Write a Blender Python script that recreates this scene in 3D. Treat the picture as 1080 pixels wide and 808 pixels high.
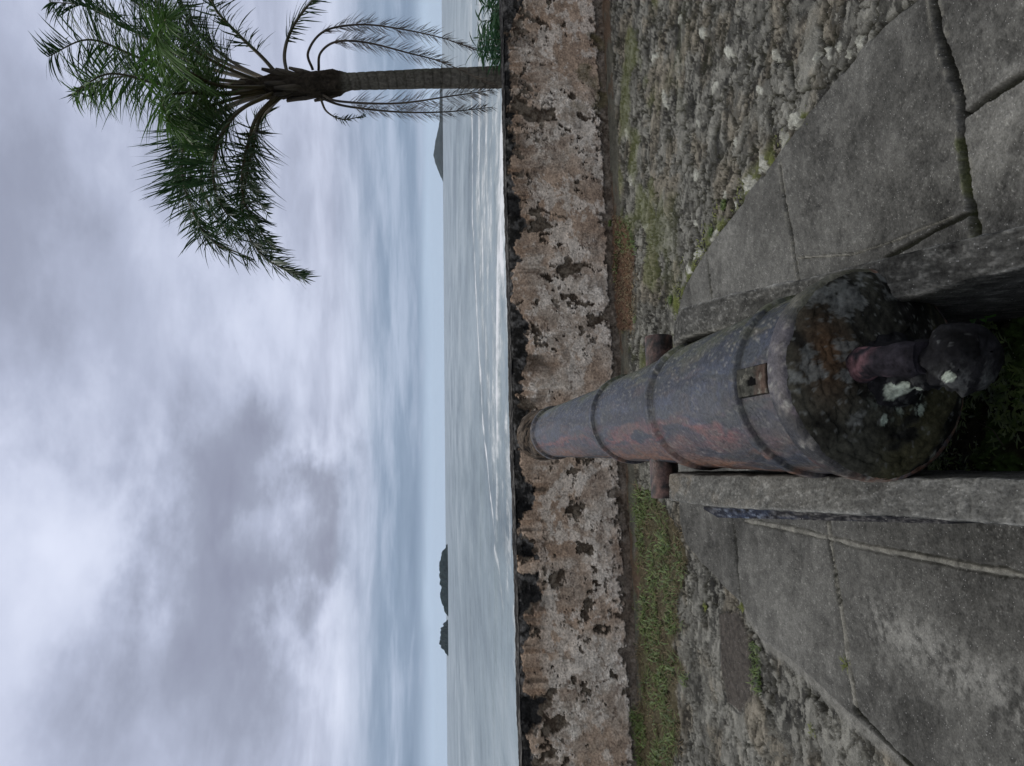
import bpy, bmesh, math, random
import numpy as np
from mathutils import Vector, Matrix

for o in list(bpy.data.objects): bpy.data.objects.remove(o)
scene = bpy.context.scene
COL = scene.collection
R = math.radians

# ------------------------------------------------------------------ camera
EYE = 1.55
PITCH, ROLL = R(5.15), R(0.43)
fwd = Vector((0, math.cos(PITCH), -math.sin(PITCH)))
right = Vector((1, 0, 0)); up = right.cross(fwd)
rt = right*math.cos(ROLL) - up*math.sin(ROLL)          # the phone was held almost level
upv = up*math.cos(ROLL) + right*math.sin(ROLL)
cam_d = bpy.data.cameras.new('camera'); cam = bpy.data.objects.new('camera', cam_d); COL.objects.link(cam)
# the photograph lies on its side: picture right is world down, picture up is world right
cx, cy, cz = -upv, rt, -fwd
cam.matrix_world = Matrix(((cx.x, cy.x, cz.x, 0), (cx.y, cy.y, cz.y, 0), (cx.z, cy.z, cz.z, EYE), (0, 0, 0, 1)))
cam_d.sensor_width = 36; cam_d.lens = 36*800/1080; cam_d.clip_start = .05; cam_d.clip_end = 30000
scene.camera = cam
scene.render.resolution_x, scene.render.resolution_y = 1024, 766

def ray(x, y):
    d = cx*((x-540)/800) + cy*((404-y)/800) - cz
    return d
def P(x, y, z=0.0):
    d = ray(x, y); t = (z-EYE)/d.z
    return Vector((d.x*t, d.y*t, z))
def PY(x, y, Y):
    d = ray(x, y); t = Y/d.y
    return Vector((d.x*t, Y, EYE+d.z*t))

# ------------------------------------------------------------------ world
SUN_EL, SUN_AZ = R(62), R(-35)
w = bpy.data.worlds.new("World"); scene.world = w; w.use_nodes = True
nt = w.node_tree; nt.nodes.clear()
def N(tree, t, **kw):
    n = tree.nodes.new(t)
    for k, v in kw.items(): setattr(n, k, v)
    return n
def math_node(tree, op, a, b=None, c=None, clamp=False):
    n = tree.nodes.new('ShaderNodeMath'); n.operation = op; n.use_clamp = clamp
    for i, v in enumerate((a, b, c)):
        if v is None: continue
        if isinstance(v, (int, float)): n.inputs[i].default_value = v
        else: tree.links.new(v, n.inputs[i])
    return n.outputs[0]
def ramp(tree, fac, stops, interp='LINEAR'):
    n = tree.nodes.new('ShaderNodeValToRGB'); n.color_ramp.interpolation = interp
    cr = n.color_ramp
    while len(cr.elements) > 1: cr.elements.remove(cr.elements[-1])
    for i, (p, c) in enumerate(stops):
        e = cr.elements[0] if i == 0 else cr.elements.new(p)
        e.position = p
        if isinstance(c, (int, float)): c = (c, c, c)
        e.color = (*c, 1)
    tree.links.new(fac, n.inputs[0]); return n.outputs[0]
def mixc(tree, fac, a, b, mode='MIX'):
    n = tree.nodes.new('ShaderNodeMix'); n.data_type = 'RGBA'; n.blend_type = mode
    for sock, v in ((n.inputs[0], fac), (n.inputs[6], a), (n.inputs[7], b)):
        if isinstance(v, (int, float)):
            sock.default_value = v
        elif isinstance(v, tuple): sock.default_value = (*v, 1)
        else: tree.links.new(v, sock)
    return n.outputs[2]

sky = N(nt, 'ShaderNodeTexSky', sky_type='NISHITA', sun_disc=False)
sky.sun_elevation = SUN_EL; sky.sun_rotation = SUN_AZ; sky.air_density = 1.2; sky.dust_density = 2.5
geo = N(nt, 'ShaderNodeTexCoord')
sep = N(nt, 'ShaderNodeSeparateXYZ'); nt.links.new(geo.outputs['Generated'], sep.inputs[0])
dx, dy, dz = sep.outputs
zc = math_node(nt, 'ADD', math_node(nt, 'MAXIMUM', dz, 0.0), 0.085)
comb = N(nt, 'ShaderNodeCombineXYZ')
nt.links.new(math_node(nt, 'DIVIDE', dx, zc), comb.inputs[0]); nt.links.new(math_node(nt, 'DIVIDE', dy, zc), comb.inputs[1])
def noise(tree, vec, scale, detail=5, rough=.5, dist=0.0, out=0, **kw):
    n = tree.nodes.new('ShaderNodeTexNoise'); n.inputs['Scale'].default_value = scale
    n.inputs['Detail'].default_value = detail; n.inputs['Roughness'].default_value = rough
    n.inputs['Distortion'].default_value = dist
    if vec is not None: tree.links.new(vec, n.inputs['Vector'])
    return n.outputs[out]
n1 = noise(nt, comb.outputs[0], .55, 7, .58, .25)
n2 = noise(nt, comb.outputs[0], 1.7, 6, .56, .35)
base = math_node(nt, 'ADD', math_node(nt, 'MULTIPLY', n1, .85), math_node(nt, 'MULTIPLY', n2, .42))
base = math_node(nt, 'SUBTRACT', base, .125)
# warp used for the large cloud masses
wn = N(nt, 'ShaderNodeTexNoise'); wn.inputs['Scale'].default_value = 3.6; wn.inputs['Detail'].default_value = 6; wn.inputs['Roughness'].default_value = .6
wmp = N(nt, 'ShaderNodeMapping'); wmp.inputs['Scale'].default_value = (1, 1, 1.8); nt.links.new(geo.outputs['Generated'], wmp.inputs['Vector'])
nt.links.new(wmp.outputs[0], wn.inputs['Vector'])
vs = N(nt, 'ShaderNodeVectorMath', operation='SUBTRACT'); nt.links.new(wn.outputs['Color'], vs.inputs[0]); vs.inputs[1].default_value = (.5, .5, .5)
vm = N(nt, 'ShaderNodeVectorMath', operation='SCALE'); nt.links.new(vs.outputs[0], vm.inputs[0]); vm.inputs['Scale'].default_value = .40
va = N(nt, 'ShaderNodeVectorMath', operation='ADD'); nt.links.new(geo.outputs['Generated'], va.inputs[0]); nt.links.new(vm.outputs[0], va.inputs[1])
CLOUDS = [  # (photo position of each cloud mass, angular radius, amount: minus = darker)
    (40, 215, .28, -.26), (20, 330, .20, -.18), (226, 373, .15, -.16), (296, 441, .12, -.16), (352, 497, .06, -.18),
    (241, 561, .17, -.17), (272, 628, .14, -.15), (215, 735, .19, -.16), (190, 460, .14, -.08), (150, 780, .15, -.14), (265, 500, .13, -.16), (348, 600, .07, -.12),
    (110, 411, .22, .14), (68, 520, .18, .08), (80, 650, .24, .10), (312, 560, .045, .16), (335, 650, .06, .08), (275, 352, .08, .14), (368, 700, .09, .16),
    (190, 270, .20, .14), (300, 720, .05, .10), (392, 440, .07, .14), (150, 530, .15, .06), (100, 150, .2, .08), (330, 380, .07, .12), (360, 640, .05, .14)]
acc = base
for (px, py, rad, amt) in CLOUDS:
    d = ray(px, py).normalized()
    ds = N(nt, 'ShaderNodeVectorMath', operation='DISTANCE'); nt.links.new(va.outputs[0], ds.inputs[0]); ds.inputs[1].default_value = d
    mr = N(nt, 'ShaderNodeMapRange', interpolation_type='SMOOTHSTEP')
    nt.links.new(ds.outputs['Value'], mr.inputs[0]); mr.inputs[1].default_value = 0; mr.inputs[2].default_value = rad*1.3
    mr.inputs[3].default_value = amt; mr.inputs[4].default_value = 0
    acc = math_node(nt, 'ADD', acc, mr.outputs[0])
cl = ramp(nt, acc, [(.08, (2.3, 2.45, 3.3)), (.26, (2.9, 3.15, 4.1)), (.42, (4.0, 4.35, 5.6)), (.56, (5.4, 5.8, 7.2)), (.76, (6.8, 7.2, 8.6))])
# low sky: blue grey stratus with thin streaks, then a pale strip on the horizon
stv = N(nt, 'ShaderNodeMapping'); stv.inputs['Scale'].default_value = (2.6, 2.6, 24)
nt.links.new(geo.outputs['Generated'], stv.inputs['Vector'])
ns = noise(nt, stv.outputs[0], 1.7, 6, .58, .2)
low = ramp(nt, ns, [(.30, (1.4, 2.15, 3.2)), (.50, (2.0, 2.8, 4.0)), (.68, (3.6, 4.4, 5.8))])
hor = (4.2, 5.3, 6.8)
wob = math_node(nt, 'ADD', dz, math_node(nt, 'MULTIPLY', math_node(nt, 'SUBTRACT', ns, .5), .05))
m1 = N(nt, 'ShaderNodeMapRange', interpolation_type='SMOOTHSTEP'); nt.links.new(wob, m1.inputs[0])
m1.inputs[1].default_value = .060; m1.inputs[2].default_value = .150; m1.inputs[3].default_value = 1; m1.inputs[4].default_value = 0
c = mixc(nt, math_node(nt, 'MULTIPLY', m1.outputs[0], .9), cl, low)
wob = math_node(nt, 'ADD', dz, math_node(nt, 'MULTIPLY', math_node(nt, 'SUBTRACT', ns, .5), .03))
m2 = N(nt, 'ShaderNodeMapRange', interpolation_type='SMOOTHSTEP'); nt.links.new(wob, m2.inputs[0])
m2.inputs[1].default_value = .016; m2.inputs[2].default_value = .036; m2.inputs[3].default_value = 1; m2.inputs[4].default_value = 0
c = mixc(nt, m2.outputs[0], c, hor)
mz_ = N(nt, 'ShaderNodeMapRange', interpolation_type='SMOOTHSTEP'); nt.links.new(dz, mz_.inputs[0])
mz_.inputs[1].default_value = .50; mz_.inputs[2].default_value = .80; mz_.inputs[3].default_value = 0; mz_.inputs[4].default_value = .8
c = mixc(nt, mz_.outputs[0], c, (9.6, 9.2, 8.9))       # an overcast sky is brightest and whitest overhead
c = mixc(nt, .95, sky.outputs[0], c)
bg = N(nt, 'ShaderNodeBackground'); bg.inputs[1].default_value = .1
nt.links.new(c, bg.inputs[0])
wo = N(nt, 'ShaderNodeOutputWorld'); nt.links.new(bg.outputs[0], wo.inputs[0])

sd = bpy.data.lights.new('sun', 'SUN'); sd.energy = .9; sd.angle = R(18); sd.color = (1, .97, .93)
so = bpy.data.objects.new('sun', sd); COL.objects.link(so)
so.rotation_euler = (R(90)-SUN_EL, 0, -SUN_AZ+R(180))
vsn = scene.view_settings
vsn.view_transform = 'Standard'; vsn.look = 'None'; vsn.gamma = 1; vsn.exposure = 0.2
vsn.use_curve_mapping = False

# ------------------------------------------------------------------ numeric helpers
def h2(ix, iy, s=0):
    a = (ix.astype(np.int64)*73856093) ^ (iy.astype(np.int64)*19349663) ^ (s*83492791+1013)
    a &= 0x7fffffff
    a = ((a ^ (a >> 13))*1274126177) & 0x7fffffff
    a = ((a ^ (a >> 16))*668265263) & 0x7fffffff
    return ((a ^ (a >> 15)) & 0xffffff)/float(0xffffff)
def vn(x, y, s=0):
    ix = np.floor(x); iy = np.floor(y); fx = x-ix; fy = y-iy
    fx = fx*fx*fx*(fx*(fx*6-15)+10); fy = fy*fy*fy*(fy*(fy*6-15)+10)
    a = h2(ix, iy, s); b = h2(ix+1, iy, s); c_ = h2(ix, iy+1, s); d = h2(ix+1, iy+1, s)
    return (a*(1-fx)+b*fx)*(1-fy)+(c_*(1-fx)+d*fx)*fy
def fbm(x, y, s=0, oct=5, g=.5):
    t = 0; a = 1; n = 0
    for i in range(oct):
        c0, s0 = math.cos(.6*i+.3), math.sin(.6*i+.3)
        t = t+a*vn((x*c0-y*s0)*2**i+i*17.3, (x*s0+y*c0)*2**i-i*9.1, s+i); n += a; a *= g
    return t/n
def voro(x, y, s=0, jit=.9):
    ix = np.floor(x); iy = np.floor(y)
    f1 = np.full(x.shape, 9.0); f2 = np.full(x.shape, 9.0); idv = np.zeros(x.shape); id2 = np.zeros(x.shape)
    for i in (-1, 0, 1):
        for j in (-1, 0, 1):
            jx = ix+i; jy = iy+j
            px = jx+.5+jit*(h2(jx, jy, s)-.5); py = jy+.5+jit*(h2(jx, jy, s+7)-.5)
            d = np.hypot(x-px, y-py); m = d < f1
            f2 = np.where(m, f1, np.minimum(f2, d))
            idv = np.where(m, h2(jx, jy, s+13), idv); id2 = np.where(m, h2(jx, jy, s+29), id2)
            f1 = np.where(m, d, f1)
    return f1, f2, idv, id2
def sst(e0, e1, x):
    t = np.clip((x-e0)/(e1-e0), 0, 1); return t*t*(3-2*t)
def lerp(a, b, t): return a+(b-a)*t
def seg_dist(x, y, pts):
    best = np.full(x.shape, 99.0)
    for (ax, ay), (bx_, by_) in zip(pts[:-1], pts[1:]):
        vx, vy = bx_-ax, by_-ay; L = vx*vx+vy*vy+1e-12
        t = np.clip(((x-ax)*vx+(y-ay)*vy)/L, 0, 1)
        best = np.minimum(best, np.hypot(x-ax-t*vx, y-ay-t*vy))
    return best
def in_poly(x, y, poly):
    r = np.zeros(x.shape, bool); n = len(poly)
    for i in range(n):
        ax, ay = poly[i]; bx_, by_ = poly[(i+1) % n]
        if ay == by_: continue
        c_ = ((ay > y) != (by_ > y)) & (x < (bx_-ax)*(y-ay)/(by_-ay)+ax)
        r ^= c_
    return r
def W(pts, z=0.0): return [tuple(P(a, b, z)[:2]) for a, b in pts]

# ------------------------------------------------------------------ object helpers
def props(o, label=None, cat=None, group=None, kind=None):
    if label: o['label'] = label
    if cat: o['category'] = cat
    if group: o['group'] = group
    if kind: o['kind'] = kind
    return o
def empty(name, loc, label, cat, group=None, rot=None):
    o = bpy.data.objects.new(name, None); COL.objects.link(o); o.location = loc; o.empty_display_size = .1
    if rot is not None: o.rotation_euler = rot
    return props(o, label, cat, group)
def link(name, me, mat, parent=None, smooth=True):
    if mat: me.materials.append(mat)
    if smooth: me.polygons.foreach_set('use_smooth', [True]*len(me.polygons))
    o = bpy.data.objects.new(name, me); COL.objects.link(o)
    if parent is not None: o.parent = parent
    return o
def mesh_np(name, V, F, colors=None):
    me = bpy.data.meshes.new(name)
    V = np.asarray(V, dtype=np.float32); F = np.asarray(F, dtype=np.int32); k = F.shape[1]
    me.vertices.add(len(V)); me.vertices.foreach_set('co', V.ravel())
    me.loops.add(F.size); me.loops.foreach_set('vertex_index', F.ravel())
    me.polygons.add(len(F)); me.polygons.foreach_set('loop_start', np.arange(0, F.size, k, dtype=np.int32))
    me.update(calc_edges=True); me.validate()
    if colors is not None:
        a = me.color_attributes.new('Col', 'FLOAT_COLOR', 'POINT')
        cc = np.ones((len(V), 4), dtype=np.float32); cc[:, :3] = colors; a.data.foreach_set('color', cc.ravel())
    return me
def grid_faces(nr, nc, wrap=False):
    i = np.arange(nr-1)[:, None]; j = np.arange(nc if wrap else nc-1)[None, :]
    j2 = (j+1) % nc
    return np.stack([i*nc+j, i*nc+j2, (i+1)*nc+j2, (i+1)*nc+j], -1).reshape(-1, 4)
def from_lists(name, V, F):
    me = bpy.data.meshes.new(name); me.from_pydata([tuple(v) for v in V], [], F); me.update(); return me

def tube(V, F, pts, rads, seg=8, caps=True):
    """sweep a circle along pts (Vectors), adding to V, F"""
    pts = [Vector(p) for p in pts]; b0 = len(V); n = len(pts); ref = None
    for i, p in enumerate(pts):
        t = (pts[min(i+1, n-1)]-pts[max(i-1, 0)]).normalized()
        if ref is None:
            ref = t.cross(Vector((.3, .2, 1))).normalized()
            if ref.length < .1: ref = Vector((1, 0, 0))
        ref = (ref-t*ref.dot(t)).normalized(); bn = t.cross(ref)
        for k in range(seg):
            a = 2*math.pi*k/seg; V.append(p+(ref*math.cos(a)+bn*math.sin(a))*rads[i])
    for i in range(n-1):
        for k in range(seg):
            F.append((b0+i*seg+k, b0+i*seg+(k+1) % seg, b0+(i+1)*seg+(k+1) % seg, b0+(i+1)*seg+k))
    if caps:
        F.append(tuple(b0+k for k in range(seg))[::-1]); F.append(tuple(b0+(n-1)*seg+k for k in range(seg)))

# ------------------------------------------------------------------ materials
def new_mat(name):
    m = bpy.data.materials.new(name); m.use_nodes = True
    t = m.node_tree; b = t.nodes['Principled BSDF']; return m, t, b
def attr_mat(name, rough=.8, bump=.4, fine=120, amp=.35, spec=.35, speck=0.0, rough_var=.0):
    """base colour from the mesh's own colours, broken up by fine procedural grain"""
    m, t, b = new_mat(name)
    at = N(t, 'ShaderNodeAttribute', attribute_name='Col')
    tc = N(t, 'ShaderNodeTexCoord'); ob = tc.outputs['Object']
    f1 = noise(t, ob, fine, 4, .65); f2 = noise(t, ob, fine*.16, 5, .6)
    s = math_node(t, 'ADD', math_node(t, 'MULTIPLY', f1, .6), math_node(t, 'MULTIPLY', f2, .4))
    mr = N(t, 'ShaderNodeMapRange'); t.links.new(s, mr.inputs[0])
    mr.inputs[1].default_value = .33; mr.inputs[2].default_value = .67; mr.inputs[3].default_value = 1-amp; mr.inputs[4].default_value = 1+amp
    vs_ = N(t, 'ShaderNodeVectorMath', operation='SCALE'); t.links.new(at.outputs['Color'], vs_.inputs[0]); t.links.new(mr.outputs[0], vs_.inputs['Scale'])
    col = vs_.outputs[0]
    if speck:
        v = N(t, 'ShaderNodeTexVoronoi'); v.inputs['Scale'].default_value = 95; t.links.new(ob, v.inputs['Vector'])
        sm = math_node(t, 'LESS_THAN', v.outputs['Distance'], .16)
        sepc = N(t, 'ShaderNodeSeparateXYZ'); t.links.new(v.outputs['Color'], sepc.inputs[0])
        sm = math_node(t, 'MULTIPLY', sm, math_node(t, 'GREATER_THAN', sepc.outputs[0], .72))
        col = mixc(t, math_node(t, 'MULTIPLY', sm, speck), col, (.42, .42, .40))
    t.links.new(col, b.inputs['Base Color'])
    b.inputs['Roughness'].default_value = rough; b.inputs['Specular IOR Level'].default_value = spec
    if rough_var:
        rr = N(t, 'ShaderNodeMapRange'); t.links.new(f2, rr.inputs[0]); rr.inputs[1].default_value = .35; rr.inputs[2].default_value = .65
        rr.inputs[3].default_value = rough-rough_var; rr.inputs[4].default_value = rough+rough_var; t.links.new(rr.outputs[0], b.inputs['Roughness'])
    bm_ = N(t, 'ShaderNodeBump'); bm_.inputs['Strength'].default_value = bump; bm_.inputs['Distance'].default_value = .006
    t.links.new(s, bm_.inputs['Height']); t.links.new(bm_.outputs[0], b.inputs['Normal'])
    return m
M = {}
M['ground'] = attr_mat('paving_stone', .8, 1.0, 150, .5, .08, .6, .1)
M['wall'] = attr_mat('weathered_plaster', .95, 1.0, 60, .6, .05)
M['rail'] = attr_mat('rough_concrete', .92, 1.0, 140, .6, .06, .4)
M['iron'] = attr_mat('old_iron', .46, 1.0, 95, .75, .30, 0, .14)
M['dull'] = attr_mat('lichened_iron', .95, 1.0, 60, .7, .06)
M['trunk'] = attr_mat('palm_bark', .95, 1.0, 30, .6, .05)
M['land'] = attr_mat('scrub_land', .95, .6, 6, .4, .1)
M['isle'] = attr_mat('island_wood', 1.0, .6, .15, .4, .0)
def leaf_mat(name, c1, c2, rough=.45, scale=3.0, trans=.25):
    m, t, b = new_mat(name)
    tc = N(t, 'ShaderNodeTexCoord')
    n = noise(t, tc.outputs['Object'], scale, 4, .6)
    t.links.new(ramp(t, n, [(.35, c1), (.65, c2)]), b.inputs['Base Color'])
    b.inputs['Roughness'].default_value = rough; b.inputs['Specular IOR Level'].default_value = .4
    tr = N(t, 'ShaderNodeBsdfTranslucent'); t.links.new(ramp(t, n, [(.35, c1), (.65, c2)]), tr.inputs[0])
    mx = N(t, 'ShaderNodeMixShader'); mx.inputs[0].default_value = trans
    t.links.new(b.outputs[0], mx.inputs[1]); t.links.new(tr.outputs[0], mx.inputs[2])
    t.links.new(mx.outputs[0], t.nodes['Material Output'].inputs[0]); return m
M['frond'] = leaf_mat('palm_leaf', (.018, .045, .020), (.045, .095, .035))
M['frond_light'] = leaf_mat('palm_leaf_light', (.04, .10, .022), (.12, .22, .055))
M['dead'] = leaf_mat('dead_frond', (.055, .045, .035), (.13, .105, .075), .8)
M['rachis'] = leaf_mat('leaf_stalk', (.06, .055, .035), (.13, .10, .06), .6, 3, 0.0)
M['grass'] = leaf_mat('weed_leaf', (.026, .055, .014), (.15, .21, .055), .55, 22)
M['drygrass'] = leaf_mat('dry_weed', (.07, .048, .026), (.24, .19, .11), .8, 22)
M['moss'] = leaf_mat('moss_leaf', (.10, .12, .03), (.24, .27, .07), .8, 12)
M['bright'] = leaf_mat('fresh_leaf', (.06, .16, .03), (.12, .28, .05), .45, 14)
M['shrub'] = leaf_mat('shrub_leaf', (.03, .09, .04), (.07, .16, .06), .5, 4)

# ------------------------------------------------------------------ wall line (from its foot in the photo)
A = P(668, 808); B = P(628, 0)
wd = (B-A); wd.z = 0; wlen = wd.length; wd.normalize(); wn_ = Vector((wd.y, -wd.x, 0))   # towards the camera
if wn_.y > 0: wn_ = -wn_
def wall_hit(x, y):
    d = ray(x, y); o = Vector((0, 0, EYE)); t = (A-o).dot(wn_)/d.dot(wn_); return o+d*t
HT_L = wall_hit(551, 808).z; HT_R = wall_hit(530, 0).z
print('wall', A, B, HT_L, HT_R)

# ------------------------------------------------------------------ the paved ground
NR1, NR2, NC = 520, 90, 1100
inv = np.linspace(1/1.6, 1/8.6, NR1); Yr = np.concatenate([np.linspace(-2.0, 1.59, NR2), 1/inv])
t = np.linspace(-1, 1, NC); u = .62*t+.48*t**3
X = np.maximum(Yr, 1.6)[:, None]*u[None, :]; Y = np.repeat(Yr[:, None], NC, 1)
xw = X+.02*(fbm(X*6, Y*6, 3, 3)-.5); yw = Y+.02*(fbm(X*6, Y*6, 5, 3)-.5)

left_edge = [(716, 520), (716, 548), (722, 572), (738, 592), (757, 612), (781, 637), (802, 675), (844, 708), (894, 754), (961, 812), (1120, 930), (1500, 1100)]
right_edge = [(1500, -420), (1120, -130), (1010, -40), (960, 0), (929, 27), (885, 80), (849, 124), (815, 172), (778, 218), (745, 262), (720, 302), (712, 340)]
plat = W(left_edge)+[tuple(P(1500, 1100)[:2])]+[(-3.5, -2.2), (3.5, -2.2)]+W(right_edge)
inside = in_poly(xw, yw, plat)
dedge = seg_dist(xw, yw, W(left_edge)); dedge = np.minimum(dedge, seg_dist(xw, yw, W(right_edge)))
sd_plat = np.where(inside, dedge, -dedge)

joints_dark = [  # (polyline, half width m, depth)
    ([(978, -40), (984, 15), (991, 40), (1004, 80), (1013, 107), (1014, 147), (1018, 190), (1028, 246)], .013, .045),
    ([(1016, 122), (1030, 112), (1049, 98), (1080, 78), (1160, 30)], .008, .03),
    ([(823, 176), (828, 215), (835, 250), (842, 296)], .008, .03),
    ([(745, 262), (748, 300), (752, 320)], .008, .015),
    ([(934, 272), (965, 255), (990, 240), (1024, 224)], .006, .012),
    ([(772, 548), (777, 590), (781, 637)], .008, .025),
    ([(900, 748), (925, 772), (961, 810), (1060, 900)], .008, .02),
    ([(873, 568), (880, 600), (886, 637)], .006, .02),
]
joints_mortar = [
    ([(785, 549), (830, 557), (873, 567), (920, 578), (969, 587), (1020, 597), (1080, 607), (1200, 625)], .009),
    ([(873, 553), (880, 600), (886, 637), (891, 670), (896, 706), (902, 750)], .011),
    ([(842, 272), (900, 268), (940, 255), (975, 240), (1004, 228)], .003),
]
zj = np.zeros(X.shape); jd = np.full(X.shape, 9.0)
wob = .034*(fbm(X*16, Y*16, 11, 5, .65)-.5)
slabid = np.zeros(X.shape)
dark = np.zeros(X.shape)
for k, (pl, hw, dp) in enumerate(joints_dark):
    d = seg_dist(X, Y, W(pl))+wob*min(1, hw/.012)**1.5
    hwv = hw*(.6+.8*fbm(X*9, Y*9, 40+k, 2))
    m = 1-sst(hwv*.7, hwv*1.6, d); zj -= dp*m; dark = np.maximum(dark, m)
mort = np.zeros(X.shape)
for k, (pl, hw) in enumerate(joints_mortar):
    d = seg_dist(X, Y, W(pl))+wob*.22
    hwv = hw*(.75+.6*fbm(X*12, Y*12, 60+k, 2))
    m = 1-sst(hwv*.6, hwv*1.3, d); mort = np.maximum(mort, m); zj += .002*m-.008*(1-sst(hwv*1.1, hwv*1.9, d))*(1-m); dark = np.maximum(dark, (1-sst(hwv*1.0, hwv*1.7, d))*(1-m)*sst(.4, .55, fbm(X*8, Y*8, 62+k, 3))*.9)

# slabs
n_big = fbm(X*1.3, Y*1.3, 21, 5); n_mid = fbm(X*7, Y*7, 22, 5, .55); n_fin = fbm(X*45, Y*45, 23, 4, .6)
n_pit = fbm(X*110, Y*110, 27, 3, .6)
z_slab = .012*(n_big-.5)+.012*(n_mid-.5)+.004*(n_fin-.5)+.003*(n_pit-.5)+zj
n_gr = vn(X*230, Y*230, 28)
v = .094+.08*(n_big-.5)+.08*(n_mid-.5)+.06*(n_fin-.5)+.05*(n_pit-.5)+.02*(n_gr-.5)+.08*sst(.74, .85, n_pit)
stain = sst(.50, .62, fbm(X*2.2+.8*n_mid, Y*2.2, 29, 5, .6)); v = v*(1-.32*stain)
slab_n = np.where(in_poly(X, Y, W([(978, -60), (984, 15), (1013, 107), (1014, 147), (1028, 246), (1300, 250), (1300, -300)])), 1.22, 1.0); slab_n = np.where(in_poly(X, Y, W([(1016, 122), (1080, 78), (1400, -100), (1500, 200), (1028, 246), (1016, 150)])), 1.08, slab_n); slab_n = np.where((X < 0) & (Y > 2.9), 1.12, slab_n); v = v*slab_n
# worn pale patch low on the left slab, darker staining beside the mount
worn = np.exp(-seg_dist(X, Y, W([(925, 655), (1000, 700), (1080, 745)]))**2/.008)*sst(.35, .6, n_fin*.6+n_mid*.4)
v = v+.10*worn
worn = np.exp(-seg_dist(X, Y, W([(1060, 160), (1080, 100), (1120, 60)]))**2/.02)*sst(.35, .6, n_mid)
v = v+.05*worn
v = v*np.where((X > 0), 1.12, .95)
v = np.clip(v, .018, .5)
C_slab = np.stack([v*1.0, v*.995, v*.90], -1)

# rubble paving
ang = .35
xr = X*math.cos(ang)-Y*math.sin(ang); yr = X*math.sin(ang)+Y*math.cos(ang)
wx = .9*(fbm(X*3.2, Y*3.2, 31, 5, .6)-.5); wy = .9*(fbm(X*3.2, Y*3.2, 33, 5, .6)-.5)
ax_ = np.where(X > 0, 4.0, 2.5)
f1, f2, ida, idb = voro(xr*ax_+wx*2.2, yr*ax_*1.35+wy*2.2, 50, 1.0)
g1, g2, idc, idd = voro(xr*10+wx*5, yr*14+wy*5, 51, 1.0)
edge = f2-f1; edge2 = g2-g1
small = idb < np.where(X > 0, .20, .15)
e = np.where(small, np.minimum(edge, edge2*.8), edge)
idm = np.where(small, idc, ida)
dome = sst(.01, .09, e+.05*(n_fin-.5))
rdg = 1-np.abs(2*fbm(xr*6, yr*6, 36, 5, .6)-1)
tilt = (idb-.5)*np.sin(xr*ax_*2.1+ida*6)+(idm-.5)*np.cos(yr*ax_*2.6+ida*9)
flake = sst(.545, .575, fbm(xr*6+1.2*n_mid, yr*10+1.2*n_fin, 38, 5, .66))
flake2 = sst(.56, .59, fbm(xr*13+1.2*n_mid, yr*20, 39, 5, .66))
z_rub = -.026+dome*(.009+.012*idm+.006*tilt)+.008*(n_mid-.5)+.004*(n_fin-.5)+.004*(n_pit-.5)-.012*sst(.93, 1, rdg)+.016*(fbm(X*4, Y*4, 35, 3)-.5)+.004*flake
mr_ = 1-sst(.02, .09, e+.07*(n_fin-.5))
v = .052+.14*idm**1.6+.09*(n_fin-.5)+.06*(n_mid-.5)+.06*(n_pit-.5)
lich = sst(.57, .63, fbm(X*11, Y*14, 77, 5, .62))*.75+((idm > .93)*.4)
v = lerp(v, .23, np.clip(lich, 0, 1)*.5); v = v*(1-.55*sst(.5, .62, fbm(X*7, Y*9, 78, 5, .6))); v = v*.68; v = lerp(v, .14+.16*(n_fin-.3), flake*.5); v = lerp(v, .27, flake2*.45)
v = np.clip(v, .016, .42)
Cr = np.stack([v*1.01, v*1.0, v*.87], -1)
brown = sst(.5, .66, fbm(X*4, Y*4, 79, 4))[..., None]
Cr = Cr*lerp(np.ones(3), np.array([1.05, .97, .88]), brown)
mortc = np.where((X < 0)[..., None], np.array([.13, .128, .11]), np.array([.028, .028, .018]))*(.6+.8*n_fin[..., None])
mort_on = (np.where(X < 0, sst(.50, .60, fbm(X*2.2, Y*2.2, 83, 3)), .5)*mr_)[..., None]
Cr = lerp(Cr, np.array([.014, .014, .009])*np.ones(Cr.shape), mr_[..., None]*.92)
Cr = lerp(Cr, mortc, mort_on*.8)
z_rub = z_rub+.012*mort_on[..., 0]*(X < 0)
Cr = lerp(Cr, np.ones(Cr.shape)*np.array([.014, .013, .010]), (sst(.93, .985, rdg))[..., None]*.75)

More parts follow.
